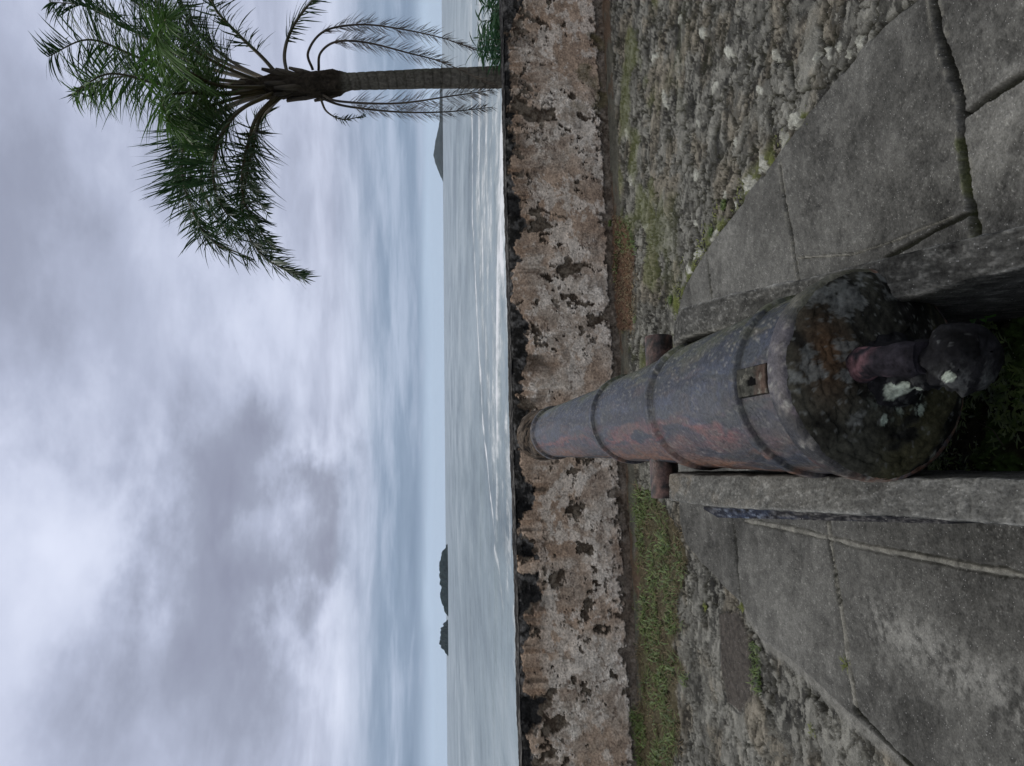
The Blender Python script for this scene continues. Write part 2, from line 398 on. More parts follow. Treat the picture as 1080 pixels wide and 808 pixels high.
# pale lichen stones that line the right edge of the platform, moss between them
pale = [(838, 128, .085, .035), (826, 150, .06, .04), (805, 178, .09, .04), (789, 198, .10, .055), (775, 222, .05, .04), (762, 206, .04, .03),
        (735, 268, .07, .04), (725, 285, .06, .035), (833, 128, .05, .03), (752, 248, .05, .03), (871, 57, .04, .02), (884, 48, .03, .02), (895, 58, .025, .02), (905, 46, .03, .02), (860, 60, .03, .02),
        (735, 130, .05, .02), (660, 140, .12, .05), (664, 190, .13, .05), (740, 35, .08, .025), (768, 55, .07, .03), (733, 185, .05, .03), (732, 236, .03, .02), (715, 20, .05, .02), (690, 60, .12, .03), (700, 105, .10, .03), (752, 90, .06, .03), (800, 95, .05, .02), (815, 60, .06, .02), (680, 240, .08, .03), (775, 150, .04, .02)]
pm = np.zeros(X.shape)
for k, (a, b, rx, ry) in enumerate(pale):
    c0 = P(a, b); th = 1.1+.4*math.sin(k*2.3)
    dxx = (xw-c0.x); dyy = (yw-c0.y)
    q = np.hypot((dxx*math.cos(th)+dyy*math.sin(th))/rx, (-dxx*math.sin(th)+dyy*math.cos(th))/ry)+2.2*(fbm(X*24, Y*24, 90+k, 5, .65)-.5)
    pm = np.maximum(pm, 1-sst(.75, 1.0, q))
z_rub = z_rub+.006*pm
Cr = lerp(Cr, np.array([.32, .325, .28])*(.3+1.4*n_fin[..., None]), pm[..., None]*.85)
dR = seg_dist(X, Y, W([(712, 320), (730, 290), (745, 262), (778, 218), (815, 172), (849, 124)]))
mossR = sst(.42, .58, fbm(X*9, Y*9, 101, 4))*(1-sst(.02, .16, dR))*(1-pm)
mossG = sst(.50, .66, fbm(X*2.5, Y*2.5, 103, 4))*.45*(X > 0)*sst(4.5, 5.8, Y)
mo = np.clip(mossR*.9+mossG, 0, 1)[..., None]
Cr = lerp(Cr, np.array([.10, .115, .035])*(.6+.8*n_fin[..., None]), mo)
z_rub = z_rub+.01*mo[..., 0]

# left edge mortar fillet between slabs and rubble
dl = seg_dist(xw, yw, W(left_edge[5:]))
fil = (1-sst(.012, .05, dl+.05*(n_mid-.5)))*(1-sst(.0, .01, sd_plat-.01))
C_fil = np.array([.17, .168, .15])*(.7+.6*n_fin[..., None])
k = sst(-.006, .006, sd_plat)[..., None]
Z = lerp(z_rub, z_slab, k[..., 0]); C_ = lerp(Cr, C_slab, k)
Z = lerp(Z, np.full(X.shape, -.006)+.01*(n_fin-.5), fil); C_ = lerp(C_, C_fil, fil[..., None]*.8)
C_ = lerp(C_, np.array([.21, .205, .175])*(.3+1.2*n_fin[..., None]), (mort*(sd_plat > 0))[..., None]*.85)
gm = np.array([.010, .011, .006])
edgeL = np.zeros(X.shape)
for pl, hw, dp in joints_dark[:4]:
    d_ = seg_dist(X, Y, W(pl)); edgeL = np.maximum(edgeL, np.exp(-((d_-hw*2.0)/(hw*.8))**2)*sst(.48, .62, fbm(X*13, Y*13, 57, 4, .6)))
C_ = lerp(C_, np.array([.20, .195, .165])*np.ones(C_.shape), (edgeL*(sd_plat > 0))[..., None]*.55)
C_ = lerp(C_, np.ones(C_.shape)*gm, (dark*(sd_plat > 0))[..., None]*.95)
# crack between platform and rubble on the right
dr = seg_dist(xw, yw, W(right_edge[2:])); cr = (1-sst(.006, .018, dr))*(sst(.35, .5, fbm(X*5, Y*5, 111, 2)))
Z -= .02*cr; C_ = lerp(C_, np.ones(C_.shape)*gm, cr[..., None]*.85)
# moss in the wide joint
dj = seg_dist(X, Y, W([(1010, 150), (1018, 190), (1028, 246)]))
mj = ((1-sst(.010, .03, dj+.04*(n_mid-.5)))*sst(.35, .55, n_fin))[..., None]*.7
C_ = lerp(C_, np.array([.055, .065, .02])*(.5+n_fin[..., None]), mj)

# long split stone set in the left rubble (smooth)
sl = W([(757, 648), (776, 644), (787, 668), (790, 700), (791, 738), (779, 752), (766, 742), (758, 700)])
ms = in_poly(xw, yw, sl); dsl = seg_dist(xw, yw, sl+[sl[0]])+.03*(n_mid-.5)
ks = (ms*sst(0, .012, dsl))
Z = lerp(Z, -.004+.02*(n_mid-.5)+.008*(n_fin-.5), ks); C_ = lerp(C_, np.array([.058, .052, .045])*(.3+1.4*n_fin[..., None]), ks[..., None])
C_ = lerp(C_, np.ones(C_.shape)*.02, ((1-sst(.004, .012, dsl))*(~ms))[..., None]*.7)

# gutter and soil along the wall
dw = (A.x-X)*(-wn_.x)+(A.y-Y)*(-wn_.y)      # distance in front of the wall
dw = -( (X-A.x)*(-wn_.x)+(Y-A.y)*(-wn_.y) )
s_along = (X-A.x)*wd.x+(Y-A.y)*wd.y
gw = .50+.05*(fbm(s_along*1.2, s_along*0, 121, 3)-.5)
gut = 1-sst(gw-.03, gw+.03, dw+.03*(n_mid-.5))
z_g = -.045+.018*(fbm(X*12, Y*12, 127, 4)-.5)+.010*(n_fin-.5)+.03*sst(.12, .2, dw)+.01*(n_mid-.5)-.03*(1-sst(.05, .13, dw))-.03*np.exp(-((dw-.21)/.02)**2)
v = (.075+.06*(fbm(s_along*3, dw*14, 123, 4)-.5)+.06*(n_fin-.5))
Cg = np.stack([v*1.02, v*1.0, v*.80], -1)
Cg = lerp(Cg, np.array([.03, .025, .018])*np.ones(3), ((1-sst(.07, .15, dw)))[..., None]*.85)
brn = (sst(.48, .62, fbm(X*2.5, Y*4, 125, 4))*sst(.0, .1, dw))[..., None]
Cg = lerp(Cg, np.array([.085, .05, .03])*(.5+n_fin[..., None]), brn*.7)
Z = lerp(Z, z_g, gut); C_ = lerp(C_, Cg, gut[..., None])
# bed of soil on the left and the small brown bed on the right
bedL = W([(668, 510), (690, 520), (702, 537), (716, 560), (724, 590), (722, 608), (712, 640), (716, 660), (708, 680), (722, 705), (712, 729), (718, 770), (708, 808), (722, 1100), (672, 1100), (668, 770), (674, 729), (669, 690), (675, 637), (670, 575)])
bedR = W([(644, 225), (660, 235), (668, 270), (664, 320), (668, 350), (650, 350), (645, 290)])
for bd, cc in ((bedL, (.060, .052, .028)), (bedR, (.085, .048, .030))):
    mb = in_poly(xw, yw, bd); db = seg_dist(xw, yw, bd+[bd[0]])
    kb = np.where(mb, sst(0, .03, db+.04*(n_mid-.5)), 0)
    Z = lerp(Z, -.01+.05*(n_fin-.5)+.03*(n_mid-.5), kb); C_ = lerp(C_, np.array(cc)*(.3+1.3*n_fin[..., None]), kb[..., None]*.9)

# mossy hollow between the two rails of the mount
hol = W([(696, 372), (705, 495)], .0)
pit = in_poly(X, Y, [(-.42, 2.75), (.17, 2.85), (.33, 1.2), (.5, -.6), (.0, -.6), (-.22, 1.2)])
Z = np.where(pit, -.03+.09*(n_mid-.5)+.05*(n_fin-.5), Z)
C_ = np.where(pit[..., None], lerp(np.array([.022, .020, .012]), np.array([.035, .06, .015]), sst(.42, .58, fbm(X*11, Y*11, 131, 4))[..., None])*(.5+n_fin[..., None]), C_)
me = mesh_np('pavement', np.stack([X, Y, Z], -1).reshape(-1, 3), grid_faces(len(Yr), NC), C_.reshape(-1, 3))
props(link('pavement', me, M['ground']), kind='structure')
del X, Y, Z, C_, Cr, Cg

# base ground sheet below and around, falling to the shore beyond the wall
def land():
    ys = np.concatenate([np.linspace(-30, 5.5, 30), np.linspace(6.6, 60, 120)]); xs = np.linspace(-90, 90, 240)
    Xg, Yg = np.meshgrid(xs, ys)
    dwl = -((Xg-A.x)*(-wn_.x)+(Yg-A.y)*(-wn_.y))
    beyond = -dwl
    z = np.where(beyond > .35, -1.3-.075*np.maximum(beyond, 0)+.35*(fbm(Xg*.6, Yg*.6, 7, 4)-.5), -.12)
    n = fbm(Xg*1.3, Yg*1.3, 9, 4)[..., None]
    c = lerp(np.array([.05, .07, .025]), np.array([.13, .11, .07]), n)
    me = mesh_np('ground', np.stack([Xg, Yg, z], -1).reshape(-1, 3), grid_faces(len(ys), len(xs)), c.reshape(-1, 3))
    props(link('ground', me, M['land']), kind='structure')
land()

# ------------------------------------------------------------------ the plastered wall
def wall():
    s0, s1 = -5.0, wlen+5.0; ns = 1900; nz = 190
    s = np.linspace(s0, s1, ns)
    TH = .42
    # path: face bottom -> top, across top, down back
    pz = np.concatenate([np.linspace(-.15, 1, nz), np.ones(26), np.linspace(1, -2.6, 12)[1:]])
    pt = np.concatenate([np.zeros(nz), np.linspace(0, 1, 28)[1:-1], np.ones(11)])
    S, PZ = np.meshgrid(s, pz); _, PT = np.meshgrid(s, pt)
    H = HT_L+(HT_R-HT_L)*(S/wlen)
    H = H+.010*(fbm(S*1.6, S*0+3, 201, 4)-.5)+.008*(fbm(S*9, S*0+8, 205, 3)-.5)
    zz = PZ*H
    dt = (H-zz)                                   # distance below the top
    hor_ = S; ver = np.where(PT > 0, zz+PT*TH, zz)
    nb = fbm(hor_*1.1, ver*1.1, 211, 5); nm = fbm(hor_*5, ver*5, 213, 5, .55); nf = fbm(hor_*22, ver*22, 215, 4, .6); nff = fbm(hor_*70, ver*70, 217, 3, .6)
    nr = fbm(hor_*3.2, ver*2.6, 219, 5, .6); nr2 = fbm(hor_*6.5+9, ver*6.0, 225, 5, .6)
    # eroded top
    topband = .025+.20*sst(.38, .75, fbm(S*2.6, ver*1.2, 221, 5, .6))*(1-.35*sst(3, 5.5, S))+.13*(nm-.5)+.10*(nf-.5)
    t_er = 1-sst(-.008, .008, dt-topband)
    t_hole = (1-sst(-.01, .01, dt-topband*1.9+.12*(nm-.5)*2))*sst(.55, .60, nr2)
    chip = sst(.72, .73, nr)*sst(.0, .1, dt)+sst(.70, .71, nr2)+sst(.66, .675, nf*.5+nr*.5)*.8
    lowband = 1-sst(-.01, .01, zz-.01-.10*sst(.50, .75, fbm(S*7, zz*5, 223, 5, .65))+.06*(nf-.5))
    bare = np.clip(np.maximum.reduce([t_er, t_hole, chip, lowband*.85]), 0, 1)
    hole = t_er*sst(.52, .58, nm*.5+nr2*.5)
    off = .022*(1-bare)-.02*hole+.010*(nf-.5)+.02*(nb-.5)+.004*(nff-.5)+.012*(nm-.5)
    rnd = np.clip(dt/.05, 0, 1)                   # rounded top edge
    off = off-.03*(1-np.sqrt(np.clip(1-(1-rnd)**2, 0, 1)))*(PT == 0)
    depth = PT*TH-off*(PT == 0)
    zo = zz+np.where(PT > 0, .012*(nm-.5)+.008*(nf-.5), 0)*(PT < 1)
    Xw = A.x+wd.x*S-wn_.x*depth; Yw = A.y+wd.y*S-wn_.y*depth
    # colours
    warm = np.array([.42, .315, .225]); grey = np.array([.47, .41, .33]); pal = np.array([.70, .64, .54])
    mixg = sst(.40, .60, nb*.6+nm*.4-.22*np.clip(1-dt/.30, 0, 1)+.03-.25*sst(wlen-1.6, wlen+1, S))
    c = lerp(warm, grey, mixg[..., None])
    c = lerp(c, pal, (sst(.52, .64, nf)*sst(.48, .6, nb))[..., None]*.8)
    stn = sst(.50, .66, fbm(S*6, zz*1.3, 231, 4))*np.clip(1-dt/.42, 0, 1)
    c = lerp(c, np.array([.15, .095, .06]), stn[..., None]*.65)
    drip = sst(.52, .60, fbm(S*11, zz*.7, 235, 4, .6))*sst(.50, .12, dt-topband)
    c = lerp(c, np.array([.22, .125, .065]), drip[..., None]*.45)
    drip2 = sst(.56, .63, fbm(S*8+5, zz*.6, 237, 4, .6))*sst(.34, .05, dt-topband)
    c = lerp(c, np.array([.045, .038, .03]), drip2[..., None]*.8)
    mott = sst(.50, .62, fbm(hor_*9, ver*9, 233, 5, .65))
    c = lerp(c, np.array([.20, .15, .11]), mott[..., None]*.4)
    brk = sst(.46, .56, fbm(hor_*3.1, ver*4.2, 245, 6, .68)); c = lerp(c, np.array([.24, .165, .11]), brk[..., None]*.28)
    c = lerp(c, pal, (sst(.54, .60, fbm(hor_*4.3, ver*5.1, 247, 6, .7))*sst(.1, .3, dt))[..., None]*.55)
    c = lerp(c, np.array([.10, .075, .055]), (sst(.60, .68, nff*.45+nf*.55))[..., None]*.7)
    rdg = 1-np.abs(2*fbm(hor_*2.4, ver*3.4, 241, 6, .62)-1)
    c = lerp(c, np.array([.13, .09, .065]), (sst(.955, .99, rdg)*sst(.42, .55, nm))[..., None]*.75)
    c = c*(.45+1.1*(nf*.6+nff*.4)[..., None])
    cb = lerp(np.array([.060, .045, .032]), np.array([.14, .115, .085]), sst(.35, .65, nf)[..., None])
    tb = lerp(np.array([.018, .017, .015]), np.array([.12, .115, .105]), sst(.40, .68, nf*.6+nm*.4)[..., None])
    cb = lerp(cb, tb, np.clip(t_er+(PT > 0), 0, 1)[..., None])
    cb = lerp(cb, np.ones(3)*.008, hole[..., None]*.8)
    c = lerp(c, cb, np.clip(bare+(PT > 0), 0, 1)[..., None])
    grn = (sst(.5, .65, nm)*sst(wlen-2.2, wlen-1, S)*sst(.5, .1, zz))[..., None]
    c = lerp(c, np.array([.10, .085, .035]), grn*.6)
    me = mesh_np('sea_wall', np.stack([Xw, Yw, zo], -1).reshape(-1, 3), grid_faces(len(pz), ns), c.reshape(-1, 3))
    o = link('sea_wall', me, M['wall'])
    props(o, 'long low wall of peeling stained plaster with black eroded top, between paving and sea', 'wall')
wall()

# ------------------------------------------------------------------ the cannon
BR = Vector((0.015, 1.72, EYE-1.013)); MZ = PY(582, 457, 4.22)
ax = (MZ-BR).normalized()
sidev = ax.cross(Vector((0, 0, 1))).normalized(); upc = sidev.cross(ax)
cannon = empty('cannon', BR, 'old iron cannon with rust and lichen, lying on the mount and pointing out to sea', 'cannon')
RM = Matrix((sidev, ax, upc)).transposed()      # local x = right, y = towards muzzle, z = up
cannon.rotation_euler = RM.to_euler()
LEN = (MZ-BR).length+.22
def lathe_iron(name, prof, seg=180, mat='iron', sub=.012, seed=0, parent=cannon, colorf=None, amp=.0022):
    py = [prof[0]];
    for (y0, r0), (y1, r1) in zip(prof[:-1], prof[1:]):
        n = max(1, int(math.hypot(y1-y0, r1-r0)/sub))
        for k in range(1, n+1): py.append((y0+(y1-y0)*k/n, r0+(r1-r0)*k/n))
    yv = np.array([p[0] for p in py]); rv = np.array([p[1] for p in py])
    th = np.linspace(0, 2*math.pi, seg, endpoint=False)
    TH, YY = np.meshgrid(th, yv); RR = np.repeat(rv[:, None], seg, 1)
    # arc length for noise on flat faces
    L = np.cumsum(np.concatenate([[0], np.hypot(np.diff(yv), np.diff(rv))]))[:, None]+0*TH
    q1 = RR*np.cos(TH)*1.0; q2 = RR*np.sin(TH)
    nA = fbm(q1*9+L*7, q2*9+L*3+5, 300+seed, 5, .55); nB = fbm(q1*40+L*25, q2*40-L*33, 310+seed, 4, .6)
    RR2 = RR+(amp*2*(nA-.5)+amp*1.6*(nB-.5))*np.minimum(1, RR/.03)
    Xc = RR2*np.cos(TH); Zc = RR2*np.sin(TH); Yc = YY+amp*2*(nB-.5)
    col = colorf(Xc, YY, Zc, RR, L, nA, nB, TH)
    me = mesh_np(name, np.stack([Xc, Yc, Zc], -1).reshape(-1, 3), grid_faces(len(yv), seg, True)[:, ::-1], col.reshape(-1, 3))
    return link(name, me, M[mat], parent)
def discs(q1, q2, L, sc, seed, thr, r0=.28):
    f1, f2, i1, i2 = voro(q1*sc+L*sc*.7, q2*sc-L*sc*.4, seed, .95)
    rr = r0*(.4+.9*i2)
    ring = np.where(i1 > thr, 1-sst(rr*.85, rr, f1), 0)
    hollow = np.where((i2 > .6), 1-sst(rr*.35, rr*.6, f1), 0)
    return np.clip(ring-hollow*.6, 0, 1)
def barrel_col(Xc, YY, Zc, RR, L, nA, nB, TH):
    a = np.degrees(TH)                                # 0 = right, 90 = top, 180 = left
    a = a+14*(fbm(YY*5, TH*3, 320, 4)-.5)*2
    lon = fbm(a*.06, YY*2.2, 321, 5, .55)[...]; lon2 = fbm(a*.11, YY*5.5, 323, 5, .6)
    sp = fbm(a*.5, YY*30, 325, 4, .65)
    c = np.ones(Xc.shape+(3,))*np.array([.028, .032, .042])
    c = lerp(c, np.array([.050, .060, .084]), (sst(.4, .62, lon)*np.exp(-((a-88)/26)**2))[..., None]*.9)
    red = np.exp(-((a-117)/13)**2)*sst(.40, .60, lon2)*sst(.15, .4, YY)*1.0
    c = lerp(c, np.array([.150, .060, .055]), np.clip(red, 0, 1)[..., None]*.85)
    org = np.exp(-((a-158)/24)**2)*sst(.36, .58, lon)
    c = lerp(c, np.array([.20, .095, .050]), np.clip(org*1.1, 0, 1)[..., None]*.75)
    c = lerp(c, np.array([.13, .085, .065]), (sst(.56, .68, lon2))[..., None]*.25)
    grv = np.exp(-((YY-(g1y-.125))/.006)**2)+np.exp(-((YY-(g1y-.07))/.006)**2)+np.exp(-((YY-(g2y-.125))/.006)**2)+np.exp(-((YY-(g2y-.082))/.006)**2)+np.exp(-((YY-.247)/.006)**2)+np.exp(-((YY-.196)/.006)**2)
    c = lerp(c, np.array([.010, .009, .008]), np.clip(grv, 0, 1)[..., None]*.85)
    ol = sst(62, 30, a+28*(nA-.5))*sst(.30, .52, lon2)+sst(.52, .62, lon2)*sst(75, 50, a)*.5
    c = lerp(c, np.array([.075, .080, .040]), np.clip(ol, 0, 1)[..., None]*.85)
    c = lerp(c, np.array([.03, .03, .032]), sst(.55, .68, sp)[..., None]*.5)
    d = discs(a*.02, YY*1.4, L*0, 16, 330, .80, .22)*sst(95, 40, a)
    d2 = discs(a*.02, YY*1.4, L*0, 42, 332, .72, .25)*(.15+.85*sst(95, 40, a))
    c = lerp(c, np.array([.26, .27, .22]), np.clip(d*.5+d2*.55, 0, 1)[..., None]*.75)
    d3 = sst(.66, .74, fbm(a*.9, YY*60, 327, 3, .6)); c = lerp(c, np.array([.22, .21, .18]), (d3*(.4+.6*sst(100, 40, a)))[..., None]*.75)
    c = lerp(c, np.array([.05, .055, .045]), (sst(.50, .62, fbm(a*.12, YY*9, 329, 5, .65)))[..., None]*.35)
    # brown scaly muzzle
    mz = sst(LEN-.36, LEN-.28, YY+.03*(nA-.5))
    c = lerp(c, lerp(np.array([.02, .018, .015]), np.array([.10, .08, .06]), sst(.35, .65, nB)[..., None]), mz[..., None])
    return c*(.65+.7*sp[..., None])
s1 = .62/1.0
def Yax(Yw): return (Yw-BR.y)/ax.y
bprof = [(.045, .236), (.20, .233), (.202, .243), (.225, .246), (.240, .239), (.243, .2285), (.25, .228)]
g1y = Yax(2.60); g2y = Yax(3.22)
bprof += [(.40, .226), (g1y-.14, .211), (g1y-.118, .206), (g1y-.11, .219), (g1y-.085, .221), (g1y-.078, .202), (g1y+.12, .192)]
bprof += [(g2y-.12, .176), (g2y-.117, .187), (g2y-.095, .188), (g2y-.088, .168), (g2y+.2, .158), (LEN-.50, .141), (LEN-.33, .134), (LEN-.325, .146), (LEN-.30, .149), (LEN-.285, .140), (LEN-.26, .12)]
mprof = [(LEN-.29, .120), (LEN-.285, .141), (LEN-.2, .135), (LEN-.08, .146), (LEN-.03, .148), (LEN, .136), (LEN+.002, .075), (LEN-.25, .070), (LEN-.255, .001)]
def muz_col(Xc, YY, Zc, RR, L, nA, nB, TH):
    c = lerp(np.array([.010, .009, .008]), np.array([.075, .058, .042]), sst(.36, .62, nB)[..., None]); return lerp(c, np.array([.12, .10, .08]), (sst(.56, .64, nA))[..., None]*.6)
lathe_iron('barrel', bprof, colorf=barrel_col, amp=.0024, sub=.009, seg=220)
lathe_iron('muzzle', mprof, colorf=muz_col, amp=.009, seed=11, mat='dull', sub=.006)
def ring_col(Xc, YY, Zc, RR, L, nA, nB, TH):
    a = np.degrees(TH)+20*(nA-.5)
    c = lerp(np.array([.024, .023, .022]), np.array([.068, .062, .066]), sst(.4, .6, nA)[..., None])
    c = lerp(c, np.array([.15, .06, .058]), (np.exp(-((a-140)/18)**2)*sst(.35, .6, nA))[..., None]*.8)
    c = lerp(c, np.array([.17, .085, .05]), (sst(150, 175, a)*sst(.4, .6, nB))[..., None]*.8)
    c = lerp(c, np.array([.16, .15, .13]), (sst(.60, .68, nB))[..., None]*.6)
    c = lerp(c, np.array([.08, .08, .05]), (sst(70, 40, a))[..., None]*.6)
    d = discs(Xc, Zc, L, 30, 340, .75)
    return lerp(c, np.array([.24, .24, .21]), d[..., None]*.6)*(.6+.8*nB[..., None])
lathe_iron('base_ring', [(.052, .232), (.05, .244), (.042, .252), (.0, .256), (-.012, .254), (-.022, .247), (-.026, .236), (-.026, .20)], colorf=ring_col, seed=3)
def face_col(Xc, YY, Zc, RR, L, nA, nB, TH):
    c = lerp(np.array([.009, .009, .008]), np.array([.036, .036, .028]), sst(.38, .62, nA)[..., None])
    c = lerp(c, np.array([.075, .042, .022]), (np.exp(-(((Xc-.04)/.10)**2+((Zc-.16)/.05)**2))*sst(.35, .6, nA))[..., None]*.8)
    c = lerp(c, np.array([.045, .042, .020]), (sst(-.02, .08, -Zc-.3*Xc)*sst(.45, .6, nA))[..., None]*.7)
    d = sst(.56, .62, fbm(Xc*16, Zc*16, 350, 5, .65))*sst(-.12, .12, Zc+.5*Xc)*.9; d2 = discs(Xc, Zc, L*0, 60, 352, .80)
    c = lerp(c, np.array([.13, .135, .125]), np.clip(d*.8+d2*.6, 0, 1)[..., None]*.9)
    big = 0
    for (qx, qy, rx_, rz_) in ((957, 407, .030, .020), (944, 424, .010, .008), (934, 443, .012, .008), (972, 432, .014, .008), (905, 395, .010, .008)):
        d_ = ray(qx, qy); pl0 = BR-ax*.078; tt = (pl0-Vector((0, 0, EYE))).dot(ax)/d_.dot(ax); hit = Vector((0, 0, EYE))+d_*tt-BR
        big = big+1-sst(.8, 1, np.hypot((Xc-hit.dot(sidev))/rx_, (Zc-hit.dot(upc))/rz_)+.9*(nB-.5))
    sml = sst(.60, .66, fbm(Xc*30, Zc*30, 357, 4, .6))*sst(.13, .0, np.hypot(Xc+.05, Zc+.03))*.5
    c = lerp(c, np.array([.34, .40, .33]), np.clip(big+sml, 0, 1)[..., None]*.9)
    rim = sst(.222, .232, RR)*sst(.55, .66, fbm(TH*9, TH*0, 355, 3))*sst(0, .05, -Zc)
    c = lerp(c, np.array([.36, .36, .30]), rim[..., None]*.8)
    return c*(.5+nB[..., None])
lathe_iron('breech', [(-.020, .246), (-.028, .238), (-.036, .228), (-.046, .205), (-.054, .18), (-.066, .14), (-.076, .10), (-.084, .075), (-.094, .058), (-.10, .052)], colorf=face_col, seed=5, sub=.004, amp=.009, seg=260, mat='dull')
kp = [(-.085, .085), (-.10, .064), (-.13, .052), (-.17, .048), (-.19, .052)]
RB = .071; KC = -.264
for k in range(0, 19):
    a = R(150)-R(150)*k/18.0
    kp.append((KC+RB*math.cos(math.pi-a)*-1 if False else KC+RB*math.cos(R(35)+ (math.pi-R(35))*k/18), max(.0015, RB*math.sin(R(35)+(math.pi-R(35))*k/18))))
def knob_col(Xc, YY, Zc, RR, L, nA, nB, TH):
    c = lerp(np.array([.003, .003, .003]), np.array([.010, .010, .011]), sst(.38, .62, nA)[..., None])
    d = sst(.58, .64, fbm(Xc*26, (Zc+YY)*26, 360, 4, .6))*sst(.0, -.06, Xc)*.7; d2 = discs(Xc, Zc+YY, L*0, 60, 362, .86)
    c = lerp(c, np.array([.12, .125, .12]), np.clip(d*.7+d2*.4, 0, 1)[..., None]*.6)
    sp = 1-sst(.8, 1, np.hypot((Xc+.045)/.011, (YY-KC+.02)/.011)+.5*(nB-.5))
    sp2 = 1-sst(.8, 1, np.hypot((YY+.122)/.032, (TH-2.55)*.055/.024)+.9*(nB-.5)); sp3 = 1-sst(.8, 1, np.hypot((YY+.155)/.012, (TH-2.9)*.055/.012)+.9*(nB-.5))
    c = lerp(c, np.array([.34, .38, .31]), np.clip(sp2+sp3, 0, 1)[..., None]*.9)
    c = lerp(c, np.array([.34, .38, .31]), (sp*(Zc > 0))[..., None]*.9)
    return c*(.5+nB[..., None])
lathe_iron('cascabel', kp, colorf=knob_col, seed=7, sub=.004, amp=.011, seg=120, mat='dull')
# rope loop arching over the neck
def swept(name, pts, rads, seg, colf, mat, parent, amp=.0):
    V, F = [], []; tube(V, F, pts, rads, seg)
    v = np.array([tuple(q) for q in V])
    if amp:
        nd = np.stack([fbm(v[:, 0]*22+k*9, v[:, 1]*22+v[:, 2]*19, 373+k, 4)-.5 for k in range(3)], 1); v = v+nd*amp*2; V = [tuple(q) for q in v]
    me = from_lists(name, V, F)
    nn = fbm(v[:, 0]*40+v[:, 1]*31, v[:, 2]*40+v[:, 1]*17, 371, 4)
    a = me.color_attributes.new('Col', 'FLOAT_COLOR', 'POINT'); cc = np.ones((len(V), 4)); cc[:, :3] = colf(v, nn); a.data.foreach_set('color', cc.astype(np.float32).ravel())
    return link(name, me, mat, parent)
lp = []; lr = []
for k in range(49):
    f = k/48; y = -.040-.180*f; z = .085+.035*math.sin(math.pi*min(1, f*1.05))-.015*f
    lp.append(Vector((.010-.004*f, y, z-.020))); lr.append(.024+.015*min(1, f*5)-.004*f+.003*math.sin(f*9))
swept('rope_loop', lp, lr, 20, lambda v, n: lerp(np.array([.022, .020, .024]), np.array([.10, .055, .060]), (sst(.42, .6, n)*np.exp(-((v[:, 1]+.105)/.035)**2))[:, None])*(.35+1.2*n[:, None]), M['dull'], cannon, .006)
# vent patch: raised plate with a keyhole-shaped touch hole
def vent():
    n = 60; y0, y1 = .062, .196; w0 = .038
    ys = np.linspace(y0, y1, n); an = np.linspace(-w0, w0, 70)
    AN, YV = np.meshgrid(an, ys)
    rad = .2375
    ex = np.minimum(np.minimum(AN+w0, w0-AN), np.minimum(YV-y0, y1-YV))
    hh = .006*sst(0, .005, ex)-.003*(1-sst(0, .002, ex))
    key = np.minimum(np.hypot(AN, (YV-.128))/.012, np.maximum(np.abs(AN+.003)/.008, np.abs(YV-.128)/.020))
    hole = 1-sst(.8, 1.15, key); hh = hh-.004*hole
    nn = fbm(AN*60, YV*60, 381, 4, .6)
    rr = rad+hh+.002*(nn-.5); th = AN/rad+R(-1)
    V = np.stack([np.sin(th)*rr, YV, np.cos(th)*rr], -1)
    c = lerp(np.array([.050, .050, .042]), np.array([.085, .055, .042]), np.clip((1-sst(.08, .125, YV+.06*(nn-.5))), 0, 1)[..., None]*.7)
    c = lerp(c, np.array([.14, .135, .11]), sst(.58, .7, nn)[..., None]*.5)
    c = lerp(c, np.array([.008, .008, .007]), sst(.006, .001, ex)[..., None]*.9)
    c = lerp(c*(.6+.8*nn[..., None]), np.ones(3)*.004, hole[..., None])
    me = mesh_np('vent_patch', V.reshape(-1, 3), grid_faces(n, 70), c.reshape(-1, 3)); link('vent_patch', me, M['dull'], cannon)
vent()
TRY = Yax(2.80)
for sgn, ln in ((-1, .318), (1, .288)):
    pts = [Vector((sgn*(.12+(ln-.12)*k/10), TRY, .018)) for k in range(11)]+[Vector((sgn*(ln+.003), TRY, .018)), Vector((sgn*(ln+.004), TRY, .018))]
    swept('trunnion', pts, [.052]*11+[.046, .001], 32, lambda v, n: lerp(np.array([.018, .015, .013]), np.array([.085, .050, .040]), sst(.4, .65, n)[:, None])*(.5+.9*n[:, None]), M['iron'], cannon)

